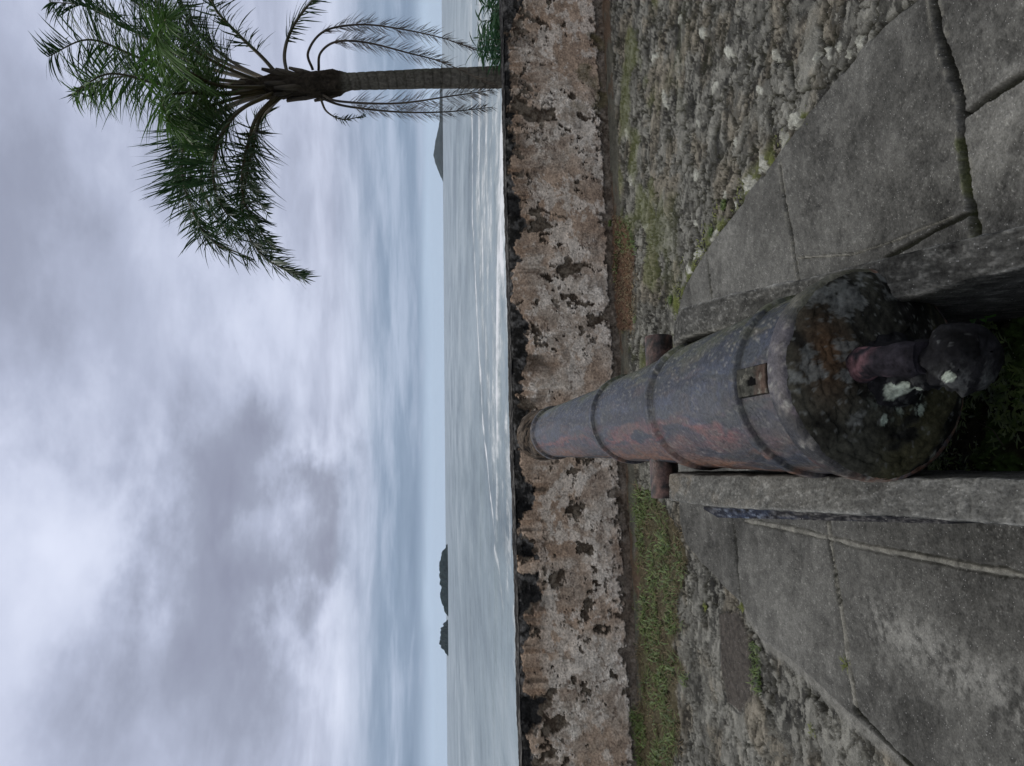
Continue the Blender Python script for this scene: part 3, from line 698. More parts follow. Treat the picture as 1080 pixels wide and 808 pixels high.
# ------------------------------------------------------------------ concrete mount: two sloping rails
mount = empty('cannon_mount', (0, 1.8, 0), 'pair of sloping grey concrete rails holding up the iron cannon', 'cannon mount')
def rail(label, plan, seed):
    """plan: stations along the rail (inner xy, outer xy, top z, bottom z)"""
    st = []
    for (a, b) in zip(plan[:-1], plan[1:]):
        L = math.hypot(a[0][0]-b[0][0], a[0][1]-b[0][1]); n = max(2, int(L/.006))
        for k in range(n):
            f = k/n; st.append([lerp(np.array(a[0]), np.array(b[0]), f), lerp(np.array(a[1]), np.array(b[1]), f), lerp(a[2], b[2], f)])
    b = plan[-1]; st.append([np.array(b[0]), np.array(b[1]), b[2]])
    I = np.array([s[0] for s in st]); O = np.array([s[1] for s in st]); T = np.array([s[2] for s in st])
    nb_, ntp, ns_ = 30, 26, len(st)
    Vs = []
    def col_pts(frac_w, frac_z):   # ring path
        x = I+(O-I)*frac_w; return np.stack([x[:, 0], x[:, 1], lerp(-.15, T, frac_z)], -1)
    path = [(0, f) for f in np.linspace(0, 1, nb_)]+[(f, 1) for f in np.linspace(0, 1, ntp)[1:-1]]+[(1, f) for f in np.linspace(1, 0, nb_)]
    G = np.stack([col_pts(*p) for p in path], 1)     # stations x path x 3
    fw = np.array([p[0] for p in path])[None, :]; fz = np.array([p[1] for p in path])[None, :]
    Ld = np.concatenate([[0], np.cumsum(np.linalg.norm(np.diff(I, axis=0), axis=1))])[:, None]
    q = np.cumsum(np.concatenate([[0], np.ones(len(path)-1)]))[None, :]
    arc = fw*.1+(fz-1)*.5*np.where(fw > .5, -1, 1)
    n1_ = fbm(Ld*12+0*arc, arc*12, 400+seed, 5, .6); n2_ = fbm(Ld*80+0*arc, arc*110, 410+seed, 4, .65); n3_ = fbm(Ld*14+0*arc, arc*70, 415+seed, 4, .6)
    wdir = (O-I); wdir /= np.linalg.norm(wdir, axis=1)[:, None]
    edg = np.exp(-((fw)/.06)**2)+np.exp(-((1-fw)/.06)**2); edg = np.where(fz >= .999, edg, np.exp(-((1-fz)*T[:, None]/.008)**2))
    dz_ = .010*(n1_-.5)+.008*(n2_-.5)-.006*edg*(.4+1.2*n1_)
    G[:, :, 2] += np.where(fz >= .9, dz_, 0)
    sgn = np.where(fw < .01, -1.0, np.where(fw > .99, 1.0, 0.0))
    sh = (.008*(n1_-.5)+.006*(n2_-.5)-.004*edg)*sgn
    G[:, :, 0] += sh*wdir[:, 0:1]; G[:, :, 1] += sh*wdir[:, 1:2]
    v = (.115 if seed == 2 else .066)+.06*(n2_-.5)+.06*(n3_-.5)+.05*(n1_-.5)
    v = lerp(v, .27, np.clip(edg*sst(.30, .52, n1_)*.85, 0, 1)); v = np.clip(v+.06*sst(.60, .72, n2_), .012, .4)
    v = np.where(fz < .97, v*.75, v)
    c = np.stack([v*1.0, v*.995, v*.90], -1)
    if seed == 2: c = lerp(c, np.array([.16, .13, .09]), (np.exp(-((Ld-1.8)/.5)**2)*sst(.45, .6, n1_)*(fz > .98))[..., None]*.5)
    crack = np.exp(-((Ld-(Ld.max()-.085)+.01*(n1_-.5))/.0035)**2)
    c = lerp(c, np.array([.30, .29, .26]), crack[..., None]*.7)
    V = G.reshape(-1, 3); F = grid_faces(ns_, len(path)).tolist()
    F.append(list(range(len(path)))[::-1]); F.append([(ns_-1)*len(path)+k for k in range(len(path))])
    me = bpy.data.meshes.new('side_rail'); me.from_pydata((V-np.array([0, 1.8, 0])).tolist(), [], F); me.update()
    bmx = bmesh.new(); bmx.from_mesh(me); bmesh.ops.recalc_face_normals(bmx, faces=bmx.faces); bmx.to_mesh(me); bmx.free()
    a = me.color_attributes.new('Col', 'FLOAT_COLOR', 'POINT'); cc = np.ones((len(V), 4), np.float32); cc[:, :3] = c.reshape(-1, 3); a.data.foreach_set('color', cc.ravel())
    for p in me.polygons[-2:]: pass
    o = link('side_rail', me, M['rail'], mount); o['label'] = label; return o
def PH(x, y, h): return P(x, y, EYE-h)
def st(inner, outer, h): a = PH(*inner, h); b = PH(*outer, h); return ((a.x, a.y), (b.x, b.y), EYE-h)
Lr = [st((1080, 504), (1080, 556), 1.20), st((900, 502), (900, 543.5), 1.01), st((745, 500), (745, 535), .835), st((706, 499), (706, 529), .785)]
Rr = [st((1080, 281), (1080, 236), 1.20), st((940, 318), (940, 268), 1.05), st((850, 333), (850, 292), .955), st((770, 346), (770, 309), .86), st((718, 357), (718, 324), .79)]
def ext(s0, s1, k):   # extend towards the back of the mount
    a = np.array(s0[0])+(np.array(s0[0])-np.array(s1[0]))*k; b = np.array(s0[1])+(np.array(s0[1])-np.array(s1[1]))*k
    return (tuple(a), tuple(b), max(.02, s0[2]+(s0[2]-s1[2])*k))
Lr = [ext(Lr[0], Lr[1], 1.5)]+Lr; Rr = [ext(Rr[0], Rr[1], 2.2)]+Rr
print('rails', Lr, Rr)
# front tips step down under the trunnions
l = Lr[-1]; dirL = np.array(Lr[-1][0])-np.array(Lr[-2][0]); dirL /= np.linalg.norm(dirL)
Lr += [(tuple(np.array(l[0])+dirL*.01), tuple(np.array(l[1])+dirL*.01), l[2]-.07), (tuple(np.array(l[0])+dirL*.17), tuple(np.array(l[1])+dirL*.17), l[2]-.07)]
l = Rr[-1]; dirR = np.array(Rr[-1][0])-np.array(Rr[-2][0]); dirR /= np.linalg.norm(dirR)
Rr += [(tuple(np.array(l[0])+dirR*.12+np.array([-.015, 0])), tuple(np.array(l[1])+dirR*.11+np.array([-.03, 0])), l[2]-.012), (tuple(np.array(l[0])+dirR*.13), tuple(np.array(l[1])+dirR*.13-np.array([.03, 0])), l[2]-.085), (tuple(np.array(l[0])+dirR*.27), tuple(np.array(l[1])+dirR*.27), l[2]-.085)]
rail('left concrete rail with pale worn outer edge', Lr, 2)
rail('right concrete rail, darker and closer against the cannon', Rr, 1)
# narrow dark ledge with blue paint outside the left rail
def ledge():
    V, F = [], []; n = 120; pts = []
    for k in range(n+1):
        f = k/n; x = lerp(742, 1000, f); yo = lerp(535.5, 549.5, f)
        h = lerp(.87, 1.14, f)
        a = PH(x, yo-1.5, h); b = PH(x, yo+min(lerp(10, 3.0, f), 1.5+f*140), h)
        pts.append((a, b))
    cols = []
    for k, (a, b) in enumerate(pts):
        for j, q in enumerate(np.linspace(0, 1, 9)):
            p = a.lerp(b, q); V.append((p.x, p.y-1.8, p.z)); cols.append((k/n, q))
        V.append((b.x, b.y-1.8, -.1)); cols.append((k/n, 1.2))
        V.append((a.x, a.y-1.8, -.1)); cols.append((k/n, -.2))
    for k in range(n):
        for j in range(9): F.append((k*11+j, (k+1)*11+j, (k+1)*11+j+1, k*11+j+1))
    F.append(list(range(0, 11))); F.append([n*11+j for j in range(11)])
    me = bpy.data.meshes.new('ledge'); me.from_pydata(V, [], F); me.update()
    cv = np.array(cols); nn = fbm(cv[:, 0]*60, cv[:, 1]*4, 431, 4); n3 = fbm(cv[:, 0]*14, cv[:, 1]*2, 433, 3)
    c = lerp(np.array([.025, .025, .027]), np.array([.09, .088, .085]), sst(.45, .7, nn)[:, None])
    blue = np.exp(-((cv[:, 0]-.17)/.09)**2)*sst(.35, .6, nn)+np.exp(-((cv[:, 0]-.3)/.3)**2)*sst(.5, .65, n3)*.5
    blue = blue*((cv[:, 1] >= 0) & (cv[:, 1] <= 1)); c = np.where(((cv[:, 1] < 0) | (cv[:, 1] > 1))[:, None], np.array([.05, .05, .046]), c)
    c = lerp(c, np.array([.06, .10, .20]), np.clip(blue, 0, 1)[:, None]*.25)
    c = lerp(c, np.array([.2, .24, .3]), (sst(.62, .7, nn)*np.exp(-((cv[:, 0]-.15)/.08)**2))[:, None])
    bmx = bmesh.new(); bmx.from_mesh(me); bmesh.ops.recalc_face_normals(bmx, faces=bmx.faces); bmx.to_mesh(me); bmx.free()
    a = me.color_attributes.new('Col', 'FLOAT_COLOR', 'POINT'); cc = np.ones((len(V), 4), np.float32); cc[:, :3] = c; a.data.foreach_set('color', cc.ravel())
    o = link('ledge', me, M['rail'], mount, False); o['label'] = 'narrow dark ledge with smears of blue paint'
ledge()
mount_loc = mount.location

# ------------------------------------------------------------------ sea
def sea_mat(foam_attr):
    m, t, b = new_mat('sea_water')
    tc = N(t, 'ShaderNodeTexCoord'); mp = N(t, 'ShaderNodeMapping'); mp.inputs['Scale'].default_value = (.9, .35, 1); t.links.new(tc.outputs['Object'], mp.inputs['Vector'])
    na = noise(t, mp.outputs[0], .35, 6, .62, .3); nb_ = noise(t, mp.outputs[0], .03, 9, .72, .2)
    b.inputs['Roughness'].default_value = .16; b.inputs['IOR'].default_value = 1.33
    hgt = math_node(t, 'ADD', na, math_node(t, 'MULTIPLY', nb_, 2.0))
    col = ramp(t, nb_, [(.36, (.05, .085, .09)), (.50, (.17, .225, .23)), (.62, (.30, .355, .36))])
    if foam_attr:
        at = N(t, 'ShaderNodeAttribute', attribute_name='Col')
        nf = noise(t, mp.outputs[0], .5, 7, .72)
        sx = N(t, 'ShaderNodeSeparateXYZ'); t.links.new(at.outputs['Vector'], sx.inputs[0])
        f = math_node(t, 'ADD', sx.outputs[0], math_node(t, 'MULTIPLY', math_node(t, 'SUBTRACT', nf, .5), .9))
        mr = N(t, 'ShaderNodeMapRange', interpolation_type='SMOOTHSTEP'); t.links.new(f, mr.inputs[0]); mr.inputs[1].default_value = .30; mr.inputs[2].default_value = .78
        f = mr.outputs[0]
        col = mixc(t, f, col, (.66, .68, .69))
        rr = N(t, 'ShaderNodeMapRange'); t.links.new(f, rr.inputs[0]); rr.inputs[3].default_value = .28; rr.inputs[4].default_value = .9; t.links.new(rr.outputs[0], b.inputs['Roughness'])
    t.links.new(col, b.inputs['Base Color'])
    bp = N(t, 'ShaderNodeBump'); bp.inputs['Strength'].default_value = .5; bp.inputs['Distance'].default_value = .35
    t.links.new(hgt, bp.inputs['Height']); t.links.new(bp.outputs[0], b.inputs['Normal'])
    return m
SEA = -4.0
M['sea'] = sea_mat(True)
def sea():
    inv_ = np.linspace(1/34, 1/5000, 620); ys = 1/inv_; nu = 700; uu = np.linspace(-1.3, 1.3, nu)
    Yg = np.repeat(ys[:, None], nu, 1); Xg = Yg*uu[None, :]
    fade = sst(900, 120, Yg)
    wp = fbm(Xg*.012, Yg*.02, 501, 3)*14
    ph = Yg*.17+wp+Xg*.012
    crest = np.clip(np.sin(ph), 0, 1)**6*sst(.35, .6, fbm(Xg*.02, Yg*.06, 503, 3))
    z = SEA+fade*(.25*crest+.12*(fbm(Xg*.12, Yg*.4, 505, 4)-.5)*2)
    # surf: wide on the right, narrow on the left where the beach curves away
    lim = 108+26*np.tanh(Xg/30)+14*(fbm(Xg*.03, Yg*.01, 507, 3)-.5)*2
    lim = np.where(Xg < -6, lim-np.minimum((-6-Xg)*1.6, 60), lim)
    surf = sst(lim+14, lim-14, Yg)
    streak = fbm(Xg*.10+.6*fbm(Xg*.2, Yg*.2, 515, 3), Yg*.22, 509, 5, .65)
    foam = surf*(.26+.60*(streak-.25))*sst(.22, .45, fbm(Xg*.05, Yg*.09, 517, 4))+crest*surf*.35
    line = np.exp(-((Yg-lim-4+6*(fbm(Xg*.05, Yg*0, 511, 3)-.5))/2.2)**2)*.55*sst(.4, .55, fbm(Xg*.03, Yg*0+4, 513, 3))
    foam = np.clip(foam+line, 0, 1)
    c = np.stack([foam]*3, -1)
    me = mesh_np('sea', np.stack([Xg, Yg, z], -1).reshape(-1, 3), grid_faces(len(ys), nu), c.reshape(-1, 3))
    props(link('sea', me, M['sea']), kind='structure')
sea()

# islands on the horizon
def island(name, dist, y0, y1, prof, seed, depthf=.35, amp=.16):
    a = PY(468, y0, dist); b = PY(468, y1, dist); nx, ny = 420, 50
    px = dist/800.0
    G = []; C2 = []
    uu, vv = np.meshgrid(np.linspace(0, 1, nx), np.linspace(-1, 1, ny))
    hp = np.interp(uu, [p[0] for p in prof], [p[1] for p in prof])*px
    hx = hp*np.sqrt(np.clip(1-vv**2, 0, 1))
    hx = hx*(1+amp*2*(fbm(uu*30, vv*5, seed, 4, .6)-.5))+hp*amp*2.2*(fbm(uu*18, vv*.8, seed+3, 3)-.5)*(hx > 0)+px*amp*14*(vn(uu*34, vv*1.5, seed+9)-.35)*(hp > px*1.5)*(hx > 0)
    wdt = abs(b.x-a.x)
    Xi = a.x+(b.x-a.x)*uu; Yi = dist+vv*wdt*depthf*np.sqrt(np.clip(4*uu*(1-uu), .02, 1))
    c = lerp(np.array([.010, .020, .024]), np.array([.026, .042, .042]), fbm(uu*20, vv*8, seed+5, 4)[..., None])
    me = mesh_np(name, np.stack([Xi, Yi, SEA-.5+hx], -1).reshape(-1, 3), grid_faces(ny, nx), c.reshape(-1, 3))
    return props(link(name, me, M['isle']), kind='structure')
island('island', 1500, 650, 574, [(0, 0), (.08, 3), (.2, 6.2), (.4, 7.5), (.6, 8), (.75, 8.6), (.85, 6), (.95, 2.5), (1, 0)], 601)
island('island', 1650, 692, 654, [(0, 0), (.12, 3.5), (.3, 7), (.5, 8), (.75, 6.5), (.9, 4), (1, 0)], 611)
island('hill', 3800, 192, 60, [(0, 0), (.06, 3), (.16, 8.5), (.22, 9.5), (.3, 8.5), (.42, 4), (.5, 3), (.7, 3), (.9, 1.5), (1, 0)], 621, .2, .06)

# ------------------------------------------------------------------ palm
random.seed(5)
PYD = 9.5
palm_base = PY(530, 82, PYD); palm_base.z = -1.95
palm = empty('palm_tree', palm_base, 'tall palm with drooping feather fronds standing beyond the wall', 'palm')
def ploc(v): return v-palm_base
def trunk():
    knots = [(-1.95, .16, None)]; pts = []; rad = []
    ctl = [(530, 81.5, .135), (450, 83, .118), (370, 86, .104), (362, 87, .12), (350, 88, .145), (320, 90, .15), (300, 91, .14), (270, 92, .11), (245, 92, .06)]
    c3 = [(PY(a, b, PYD), r) for a, b, r in ctl]
    base_pt = Vector((c3[0][0].x-.02, PYD, -2.1))
    c3 = [(base_pt, .18)]+c3
    n = 420; tot = 0
    L = [0]
    for (p, _), (q, _) in zip(c3[:-1], c3[1:]): L.append(L[-1]+(q-p).length)
    ss = np.linspace(0, L[-1], n)
    cxs = np.array([[*p, r] for p, r in c3]); cur = np.stack([np.interp(ss, L, cxs[:, k]) for k in range(4)], 1)
    seg = 48; th = np.linspace(0, 2*math.pi, seg, endpoint=False)
    TH, SS = np.meshgrid(th, ss); rr = cur[:, 3][:, None]+0*TH
    ringn = np.abs(((SS*9+.25*np.sin(TH+SS)) % 1)-.5)*2
    fib = sst(L[4]-.05, L[4]+.05, SS)
    nn = fbm(TH*6, SS*9, 651, 4, .6)
    rr = rr-.006*sst(.75, 1, ringn)*(1-fib)+.010*(nn-.5)*(1-fib)+fib*(.08*(fbm(TH*2.6, SS*7, 653, 4, .6)-.5)+.03*(nn-.5))
    V = np.stack([cur[:, 0][:, None]+rr*np.cos(TH)-palm_base.x, cur[:, 1][:, None]+rr*np.sin(TH)-palm_base.y, cur[:, 2][:, None]-palm_base.z+0*TH], -1)
    c = lerp(np.array([.075, .068, .052]), np.array([.17, .155, .125]), nn[..., None])
    c = lerp(c, np.array([.05, .045, .035]), sst(.7, 1, ringn)[..., None]*.7*(1-fib[..., None]))
    c = lerp(c, np.array([.05, .065, .03]), (sst(.5, .65, nn)*sst(.2, .9, np.cos(TH)))[..., None]*.6)
    c = lerp(c, lerp(np.array([.012, .010, .008]), np.array([.07, .055, .040]), nn[..., None]), fib[..., None])
    me = mesh_np('trunk', V.reshape(-1, 3), grid_faces(n, seg, True)[:, ::1], c.reshape(-1, 3)); link('trunk', me, M['trunk'], palm)
trunk()
def catmull(pts, n):
    P_ = [pts[0]*2-pts[1]]+list(pts)+[pts[-1]*2-pts[-2]]; out = []
    m = len(pts)-1
    for i in range(n+1):
        f = i/n*m; k = min(int(f), m-1); t = f-k
        p0, p1, p2, p3 = P_[k:k+4]
        out.append(.5*((2*p1)+(p2-p0)*t+(2*p0-5*p1+4*p2-p3)*t*t+(3*p1-p0-3*p2+p3)*t**3))
    return out
def frond(pts, mat, leaf=.5, dens=150, start=.22, droop=.6, width=.023, plume=.5, seed=0, rr=.022, dead=False, lift=0.0, rmat='rachis', leafend=.35, label=None):
    """one feather leaf: tapering stalk (child mesh) and leaflets set in several ranks"""
    rnd = random.Random(seed)
    p3 = [ploc(PY(a, b, PYD+d)) for a, b, d in pts]
    n = 60; cur = catmull(p3, n)
    V, F = [], []; tube(V, F, cur, [rr*(1-i/n)**.8+.004 for i in range(n+1)], 6)
    st_ = link('stalk', from_lists('stalk', V, F), M[rmat])
    L = sum((cur[i+1]-cur[i]).length for i in range(n)); cnt = int(L*dens*.85)
    V, F = [], []
    for k in range(cnt):
        f = start+(1-start)*(k+rnd.random())/cnt
        if math.sin(f*37+seed*2.1)*math.sin(f*61+seed) > .42 and rnd.random() < .8: continue
        fi = f*n; i = min(int(fi), n-1)
        p = cur[i].lerp(cur[i+1], fi-i); t = (cur[min(i+1, n)]-cur[max(i-1, 0)]).normalized()
        sd_ = t.cross(Vector((0, 0, 1)));
        if sd_.length < .25: sd_ = t.cross(Vector((.2, -1, .1)))
        sd_.normalize(); nu = sd_.cross(t)
        sgn = 1 if k % 2 else -1
        env = math.sin(math.pi*min(1, (.12+.88*(f-start)/(1-start)))**.75)
        ln = leaf*(leafend+(1-leafend)*env)*(.55+.65*rnd.random())
        d = t*(.55+.35*rnd.random())+sd_*sgn*(1+.2*rnd.random())+nu*(rnd.uniform(-1, 1)*plume*1.25)
        d.z += lift*(.5+rnd.random()); d.normalize(); g = droop*(.6+.8*rnd.random())
        wv = d.cross(Vector((rnd.uniform(-.4, .4), rnd.uniform(-1, 1), 1))).normalized(); b0 = len(V)
        ns_ = 5; pp = p.copy(); dd = d.copy()
        for j in range(ns_+1):
            q = j/ns_; w_ = width*(.35+1.3*q if q < .35 else .8*(1-((q-.35)/.65)**1.6)+.03)
            if j == ns_: w_ = .0015
            V.append(pp+wv*w_*.5); V.append(pp-wv*w_*.5)
            dd = (dd+Vector((0, 0, -g/ns_))).normalized(); pp = pp+dd*(ln/ns_)
        for j in range(ns_):
            a = b0+2*j; F.append((a, a+1, a+3, a+2))
    o = link('frond', from_lists('frond', V, F), M[mat], palm)
    st_.parent = o
    if label: o['label'] = label
    return o
C0 = (262, 92, 0)
gf = [
    # big rising leaves, tips far up and left
    dict(pts=[(285, 90, 0), (220, 82, -.2), (150, 62, -.5), (95, 42, -.9), (50, 60, -1.1)], leaf=.72, seed=1, plume=.7),
    dict(pts=[(285, 88, 0), (215, 70, .3), (150, 38, .5), (95, 8, .6), (52, 2, .6)], leaf=.72, seed=2, plume=.7),
    dict(pts=[(285, 86, .1), (225, 60, .5), (160, 15, .8), (100, -30, .9), (60, -60, .9)], leaf=.72, seed=3, plume=.6),
    dict(pts=[(285, 94, 0), (225, 98, -.4), (165, 88, -.8), (115, 78, -1.1), (75, 100, -1.3)], leaf=.66, seed=4, plume=.8, mat='frond_light'),
    dict(pts=[(285, 94, 0), (235, 100, -.6), (195, 98, -1.1), (172, 105, -1.5), (180, 130, -1.8)], leaf=.6, seed=5, plume=.9, mat='frond_light', dens=200),
    dict(pts=[(285, 96, 0), (240, 106, -.5), (205, 120, -.9), (195, 142, -1.1), (215, 162, -1.2)], leaf=.45, seed=6, plume=.9, mat='frond_light', dens=200),
    dict(pts=[(285, 92, .1), (225, 88, .6), (160, 80, 1.1), (110, 84, 1.4), (80, 100, 1.6)], leaf=.66, seed=16, plume=.8),
    # long leaf arching out to the left of the trunk and hanging
    dict(pts=[(300, 100, 0), (277, 118, -.1), (268, 150, -.2), (258, 195, -.2), (258, 238, -.2), (280, 272, -.2), (320, 293, -.2)], leaf=.6, seed=7, start=.26, plume=.8, droop=.5, dens=190, width=.023),
    dict(pts=[(290, 98, 0), (240, 112, .2), (200, 142, .3), (192, 180, .3), (204, 225, .3), (225, 255, .3), (265, 272, .2)], leaf=.68, seed=8, start=.2, plume=.6, droop=.45, lift=.6, dens=165),
    dict(pts=[(290, 98, 0), (250, 118, -.3), (222, 150, -.5), (212, 190, -.6), (228, 230, -.7), (252, 252, -.7)], leaf=.62, seed=9, start=.2, plume=.6, droop=.5, lift=.6, dens=165),
    dict(pts=[(290, 97, 0), (245, 112, .6), (212, 138, .9), (196, 175, 1.0), (200, 215, 1.0), (222, 248, 1.0)], leaf=.66, seed=17, start=.25, plume=.8, droop=.4, lift=.8, dens=165),
    dict(pts=[(290, 97, 0), (255, 115, -.9), (235, 140, -1.3), (225, 175, -1.5), (230, 210, -1.6), (250, 240, -1.6)], leaf=.60, seed=18, start=.25, plume=.8, droop=.5, lift=.5, dens=165),
    dict(pts=[(295, 98, 0), (272, 122, -.4), (262, 150, -.6), (255, 190, -.8), (262, 225, -.9), (288, 262, -.9)], leaf=.45, seed=19, start=.3, plume=.9, droop=.5, lift=.2, dens=170),
    # leaves going out of the frame above (to the right in the place)
    dict(pts=[(300, 88, 0), (278, 62, -.1), (250, 35, -.2), (225, 5, -.3), (215, -40, -.3), (230, -80, -.3)], leaf=.42, seed=10, start=.22, plume=.8),
    dict(pts=[(305, 86, 0), (300, 58, .2), (308, 30, .3), (328, 2, .3), (360, -30, .3), (400, -45, .3)], leaf=.38, seed=11, start=.3, plume=.3, droop=.4, dens=60),
    dict(pts=[(290, 88, 0), (240, 62, .5), (200, 22, .8), (185, -30, .9), (200, -80, .9)], leaf=.5, seed=12, plume=.7),
    dict(pts=[(285, 90, 0), (235, 70, -.4), (190, 42, -.9), (165, 5, -1.2), (165, -40, -1.3)], leaf=.5, seed=13, plume=.7),
    dict(pts=[(285, 92, 0), (230, 90, -.8), (185, 66, -1.6), (165, 40, -2.2), (175, 20, -2.7)], leaf=.56, seed=14, plume=.9, dens=180, mat='frond_light'),
    dict(pts=[(300, 98, 0), (282, 118, .5), (262, 150, 1.2), (262, 190, 1.7), (282, 225, 2.0)], leaf=.42, seed=15, start=.25, plume=.6),
]
for g in gf:
    g = dict(g); m = g.pop('mat', 'frond'); frond(g.pop('pts'), m, **g)
df = [
    ([(330, 74, 0), (325, 55, -.1), (342, 33, -.2), (379, 26, -.2), (419, 30, -.2), (466, 40, -.2), (502, 53, -.2)], .22),
    ([(336, 74, 0), (338, 56, -.3), (355, 44, -.4), (387, 45, -.4), (431, 56, -.4), (470, 67, -.4), (524, 93, -.4)], .22),
    ([(340, 100, 0), (359, 107, -.2), (419, 109, -.3), (478, 101, -.3), (520, 95, -.3)], .24),
    ([(340, 104, 0), (365, 112, .1), (419, 118, .1), (470, 118, .1), (520, 113, .1)], .20),
]
for i, (p, l_) in enumerate(df):
    frond(p, 'dead', leaf=l_, seed=30+i, start=.3, plume=.6, droop=.7, width=.009, dens=230, rr=.013, rmat='dead', leafend=.5, label='dry brown dead frond hanging beside the trunk')
frond([(338, 104, 0), (345, 118, 0), (362, 126, 0), (385, 122, 0)], 'frond', leaf=.10, seed=41, start=.45, plume=.9, droop=.3, width=.02, dens=130, rr=.012)
# old leaf bases around the crown
rnd = random.Random(8)
for k in range(16):
    V, F = [], []
    a = rnd.uniform(0, 2*math.pi); y0 = rnd.uniform(300, 360); base_ = ploc(PY(y0, 90, PYD)); r_ = .12
    o1 = Vector((math.cos(a)*r_, math.sin(a)*r_, 0)); o2 = Vector((math.cos(a)*(r_+.07), math.sin(a)*(r_+.07), .22+.15*rnd.random())); 
    tube(V, F, [base_+o1*.8, base_+(o1+o2)*.5+Vector((0, 0, .02)), base_+o2], [.045, .034, .018], 8)
    link('leaf_base', from_lists('leaf_base', V, F), M['dead'], palm)

# ------------------------------------------------------------------ small plants
def blades(name, spots, mat, hmin, hmax, wid, spread, seed, parent=None, per=1, curl=.6, leafy=False, origin=Vector((0, 0, 0))):
    rnd = random.Random(seed); V, F = [], []
    for (x, y, z) in spots:
        for _ in range(per):
            a = rnd.uniform(0, 2*math.pi); ln = rnd.uniform(hmin, hmax); tilt = rnd.uniform(.1, 1)*spread
            d = Vector((math.cos(a)*tilt, math.sin(a)*tilt, 1)).normalized(); wv = Vector((-math.sin(a), math.cos(a), 0))
            p = Vector((x, y, z))-origin; b0 = len(V); ns_ = 4
            for j in range(ns_+1):
                q = j/ns_
                w_ = wid*(math.sin(math.pi*(.12+.86*q)) if leafy else (1-q**1.5))+.0006
                V.append(p+wv*w_*.5); V.append(p-wv*w_*.5)
                d = (d+Vector((math.cos(a)*.3*curl, math.sin(a)*.3*curl, -.32*curl))).normalized(); p = p+d*(ln/ns_)
            for j in range(ns_): F.append((b0+2*j, b0+2*j+1, b0+2*j+3, b0+2*j+2))
    return link(name, from_lists(name, V, F), M[mat], parent)
def fill(poly, n, seed, z=-.005, thr=0, sc=3.0):
    rnd = np.random.RandomState(seed); xs = [p[0] for p in poly]; ys = [p[1] for p in poly]
    X_ = rnd.uniform(min(xs)-.1, max(xs)+.1, n*4); Y_ = rnd.uniform(min(ys)-.1, max(ys)+.1, n*4)
    m = in_poly(X_+.16*(fbm(X_*4, Y_*4, seed+5, 3)-.5), Y_+.50*(fbm(X_*4, Y_*4, seed+8, 3)-.5), poly) & (fbm(X_*sc, Y_*sc, seed, 4)+.10*(rnd.rand(len(X_))-.5) > thr)
    return [(a, b, z) for a, b in zip(X_[m][:n], Y_[m][:n])]
props(blades('grass', fill(bedL, 5600, 61, -.01, .50, 4.5), 'grass', .025, .085, .009, 1.3, 62, per=1, leafy=True), 'green weeds and grass growing thick in the bed along the left of the wall', 'grass', kind='stuff')
props(blades('grass', fill(bedL, 4200, 63, -.01, .46, 7.0), 'drygrass', .02, .08, .005, 1.4, 64), 'dry brown grass among the green weeds along the left of the wall', 'grass', kind='stuff')
props(blades('long_grass', fill(bedL, 420, 73, -.01, .50, 5), 'grass', .07, .15, .005, .8, 74, per=3, curl=1.1), 'longer thin grass blades rising out of the weed bed', 'grass', kind='stuff')
props(blades('weeds', fill(bedR, 700, 65, -.01, .50), 'grass', .02, .05, .008, 1.2, 66, leafy=True)  , 'low weeds and litter by the gutter at the foot of the wall', 'weeds', kind='stuff')
props(blades('leaf_litter', fill(bedR, 900, 67, -.01, .35), 'drygrass', .02, .05, .010, 2.0, 68, leafy=True), 'reddish brown leaf litter in the bed at the foot of the wall', 'leaf litter', kind='stuff')
mR = W([(690, 300), (700, 340), (722, 318), (745, 272), (770, 240), (800, 200), (846, 132), (836, 118), (792, 176), (752, 212), (735, 240), (722, 268)])
props(blades('moss', fill(mR, 1500, 69, -.012, .56, 9), 'moss', .008, .022, .006, 1.5, 70, leafy=True), 'yellow green moss growing between the pale stones along the slab edge', 'moss', kind='stuff')
pitp = [(-.38, 2.6), (.12, 2.7), (.25, 1.3), (-.18, 1.3)]
props(blades('moss', fill(pitp, 5200, 71, -.02, .40, 5), 'grass', .012, .04, .007, 1.6, 72, leafy=True), 'dark moss and tiny weeds in the hollow under the cannon', 'moss', kind='stuff')
tufts = [
    (796, 704, .10, 60, 'grass', .055, 'largest tuft of grass, long and bright, in the rubble paving left of the slabs'),
    (893, 700, .02, 26, 'moss', .045, 'small yellow green tuft in the joint between two big left slabs'),
    (782, 640, .03, 30, 'moss', .035, 'small tuft at the corner where the left slabs meet the rubble'),
    (743, 640, .03, 24, 'moss', .035, 'faint tuft in the rubble between the grass bed and the left slabs'),
    (857, 770, .03, 22, 'moss', .04, 'sparse olive tuft in the rubble near the lower left corner slab'),
    (762, 216, .05, 46, 'grass', .035, 'leafy green tuft among the pale stones on the right slab edge'),
    (749, 244, .04, 40, 'grass', .035, 'green tuft lower down the row of pale stones, nearer the cannon'),
    (706, 316, .05, 46, 'grass', .035, 'green tuft at the front end of the right concrete rail'),
    (643, 236, .05, 50, 'grass', .05, 'small green weed at the foot of the wall beside the brown litter'),
    (650, 545, .05, 40, 'grass', .06, 'green weed growing in the gutter against the wall left of the cannon'),
]
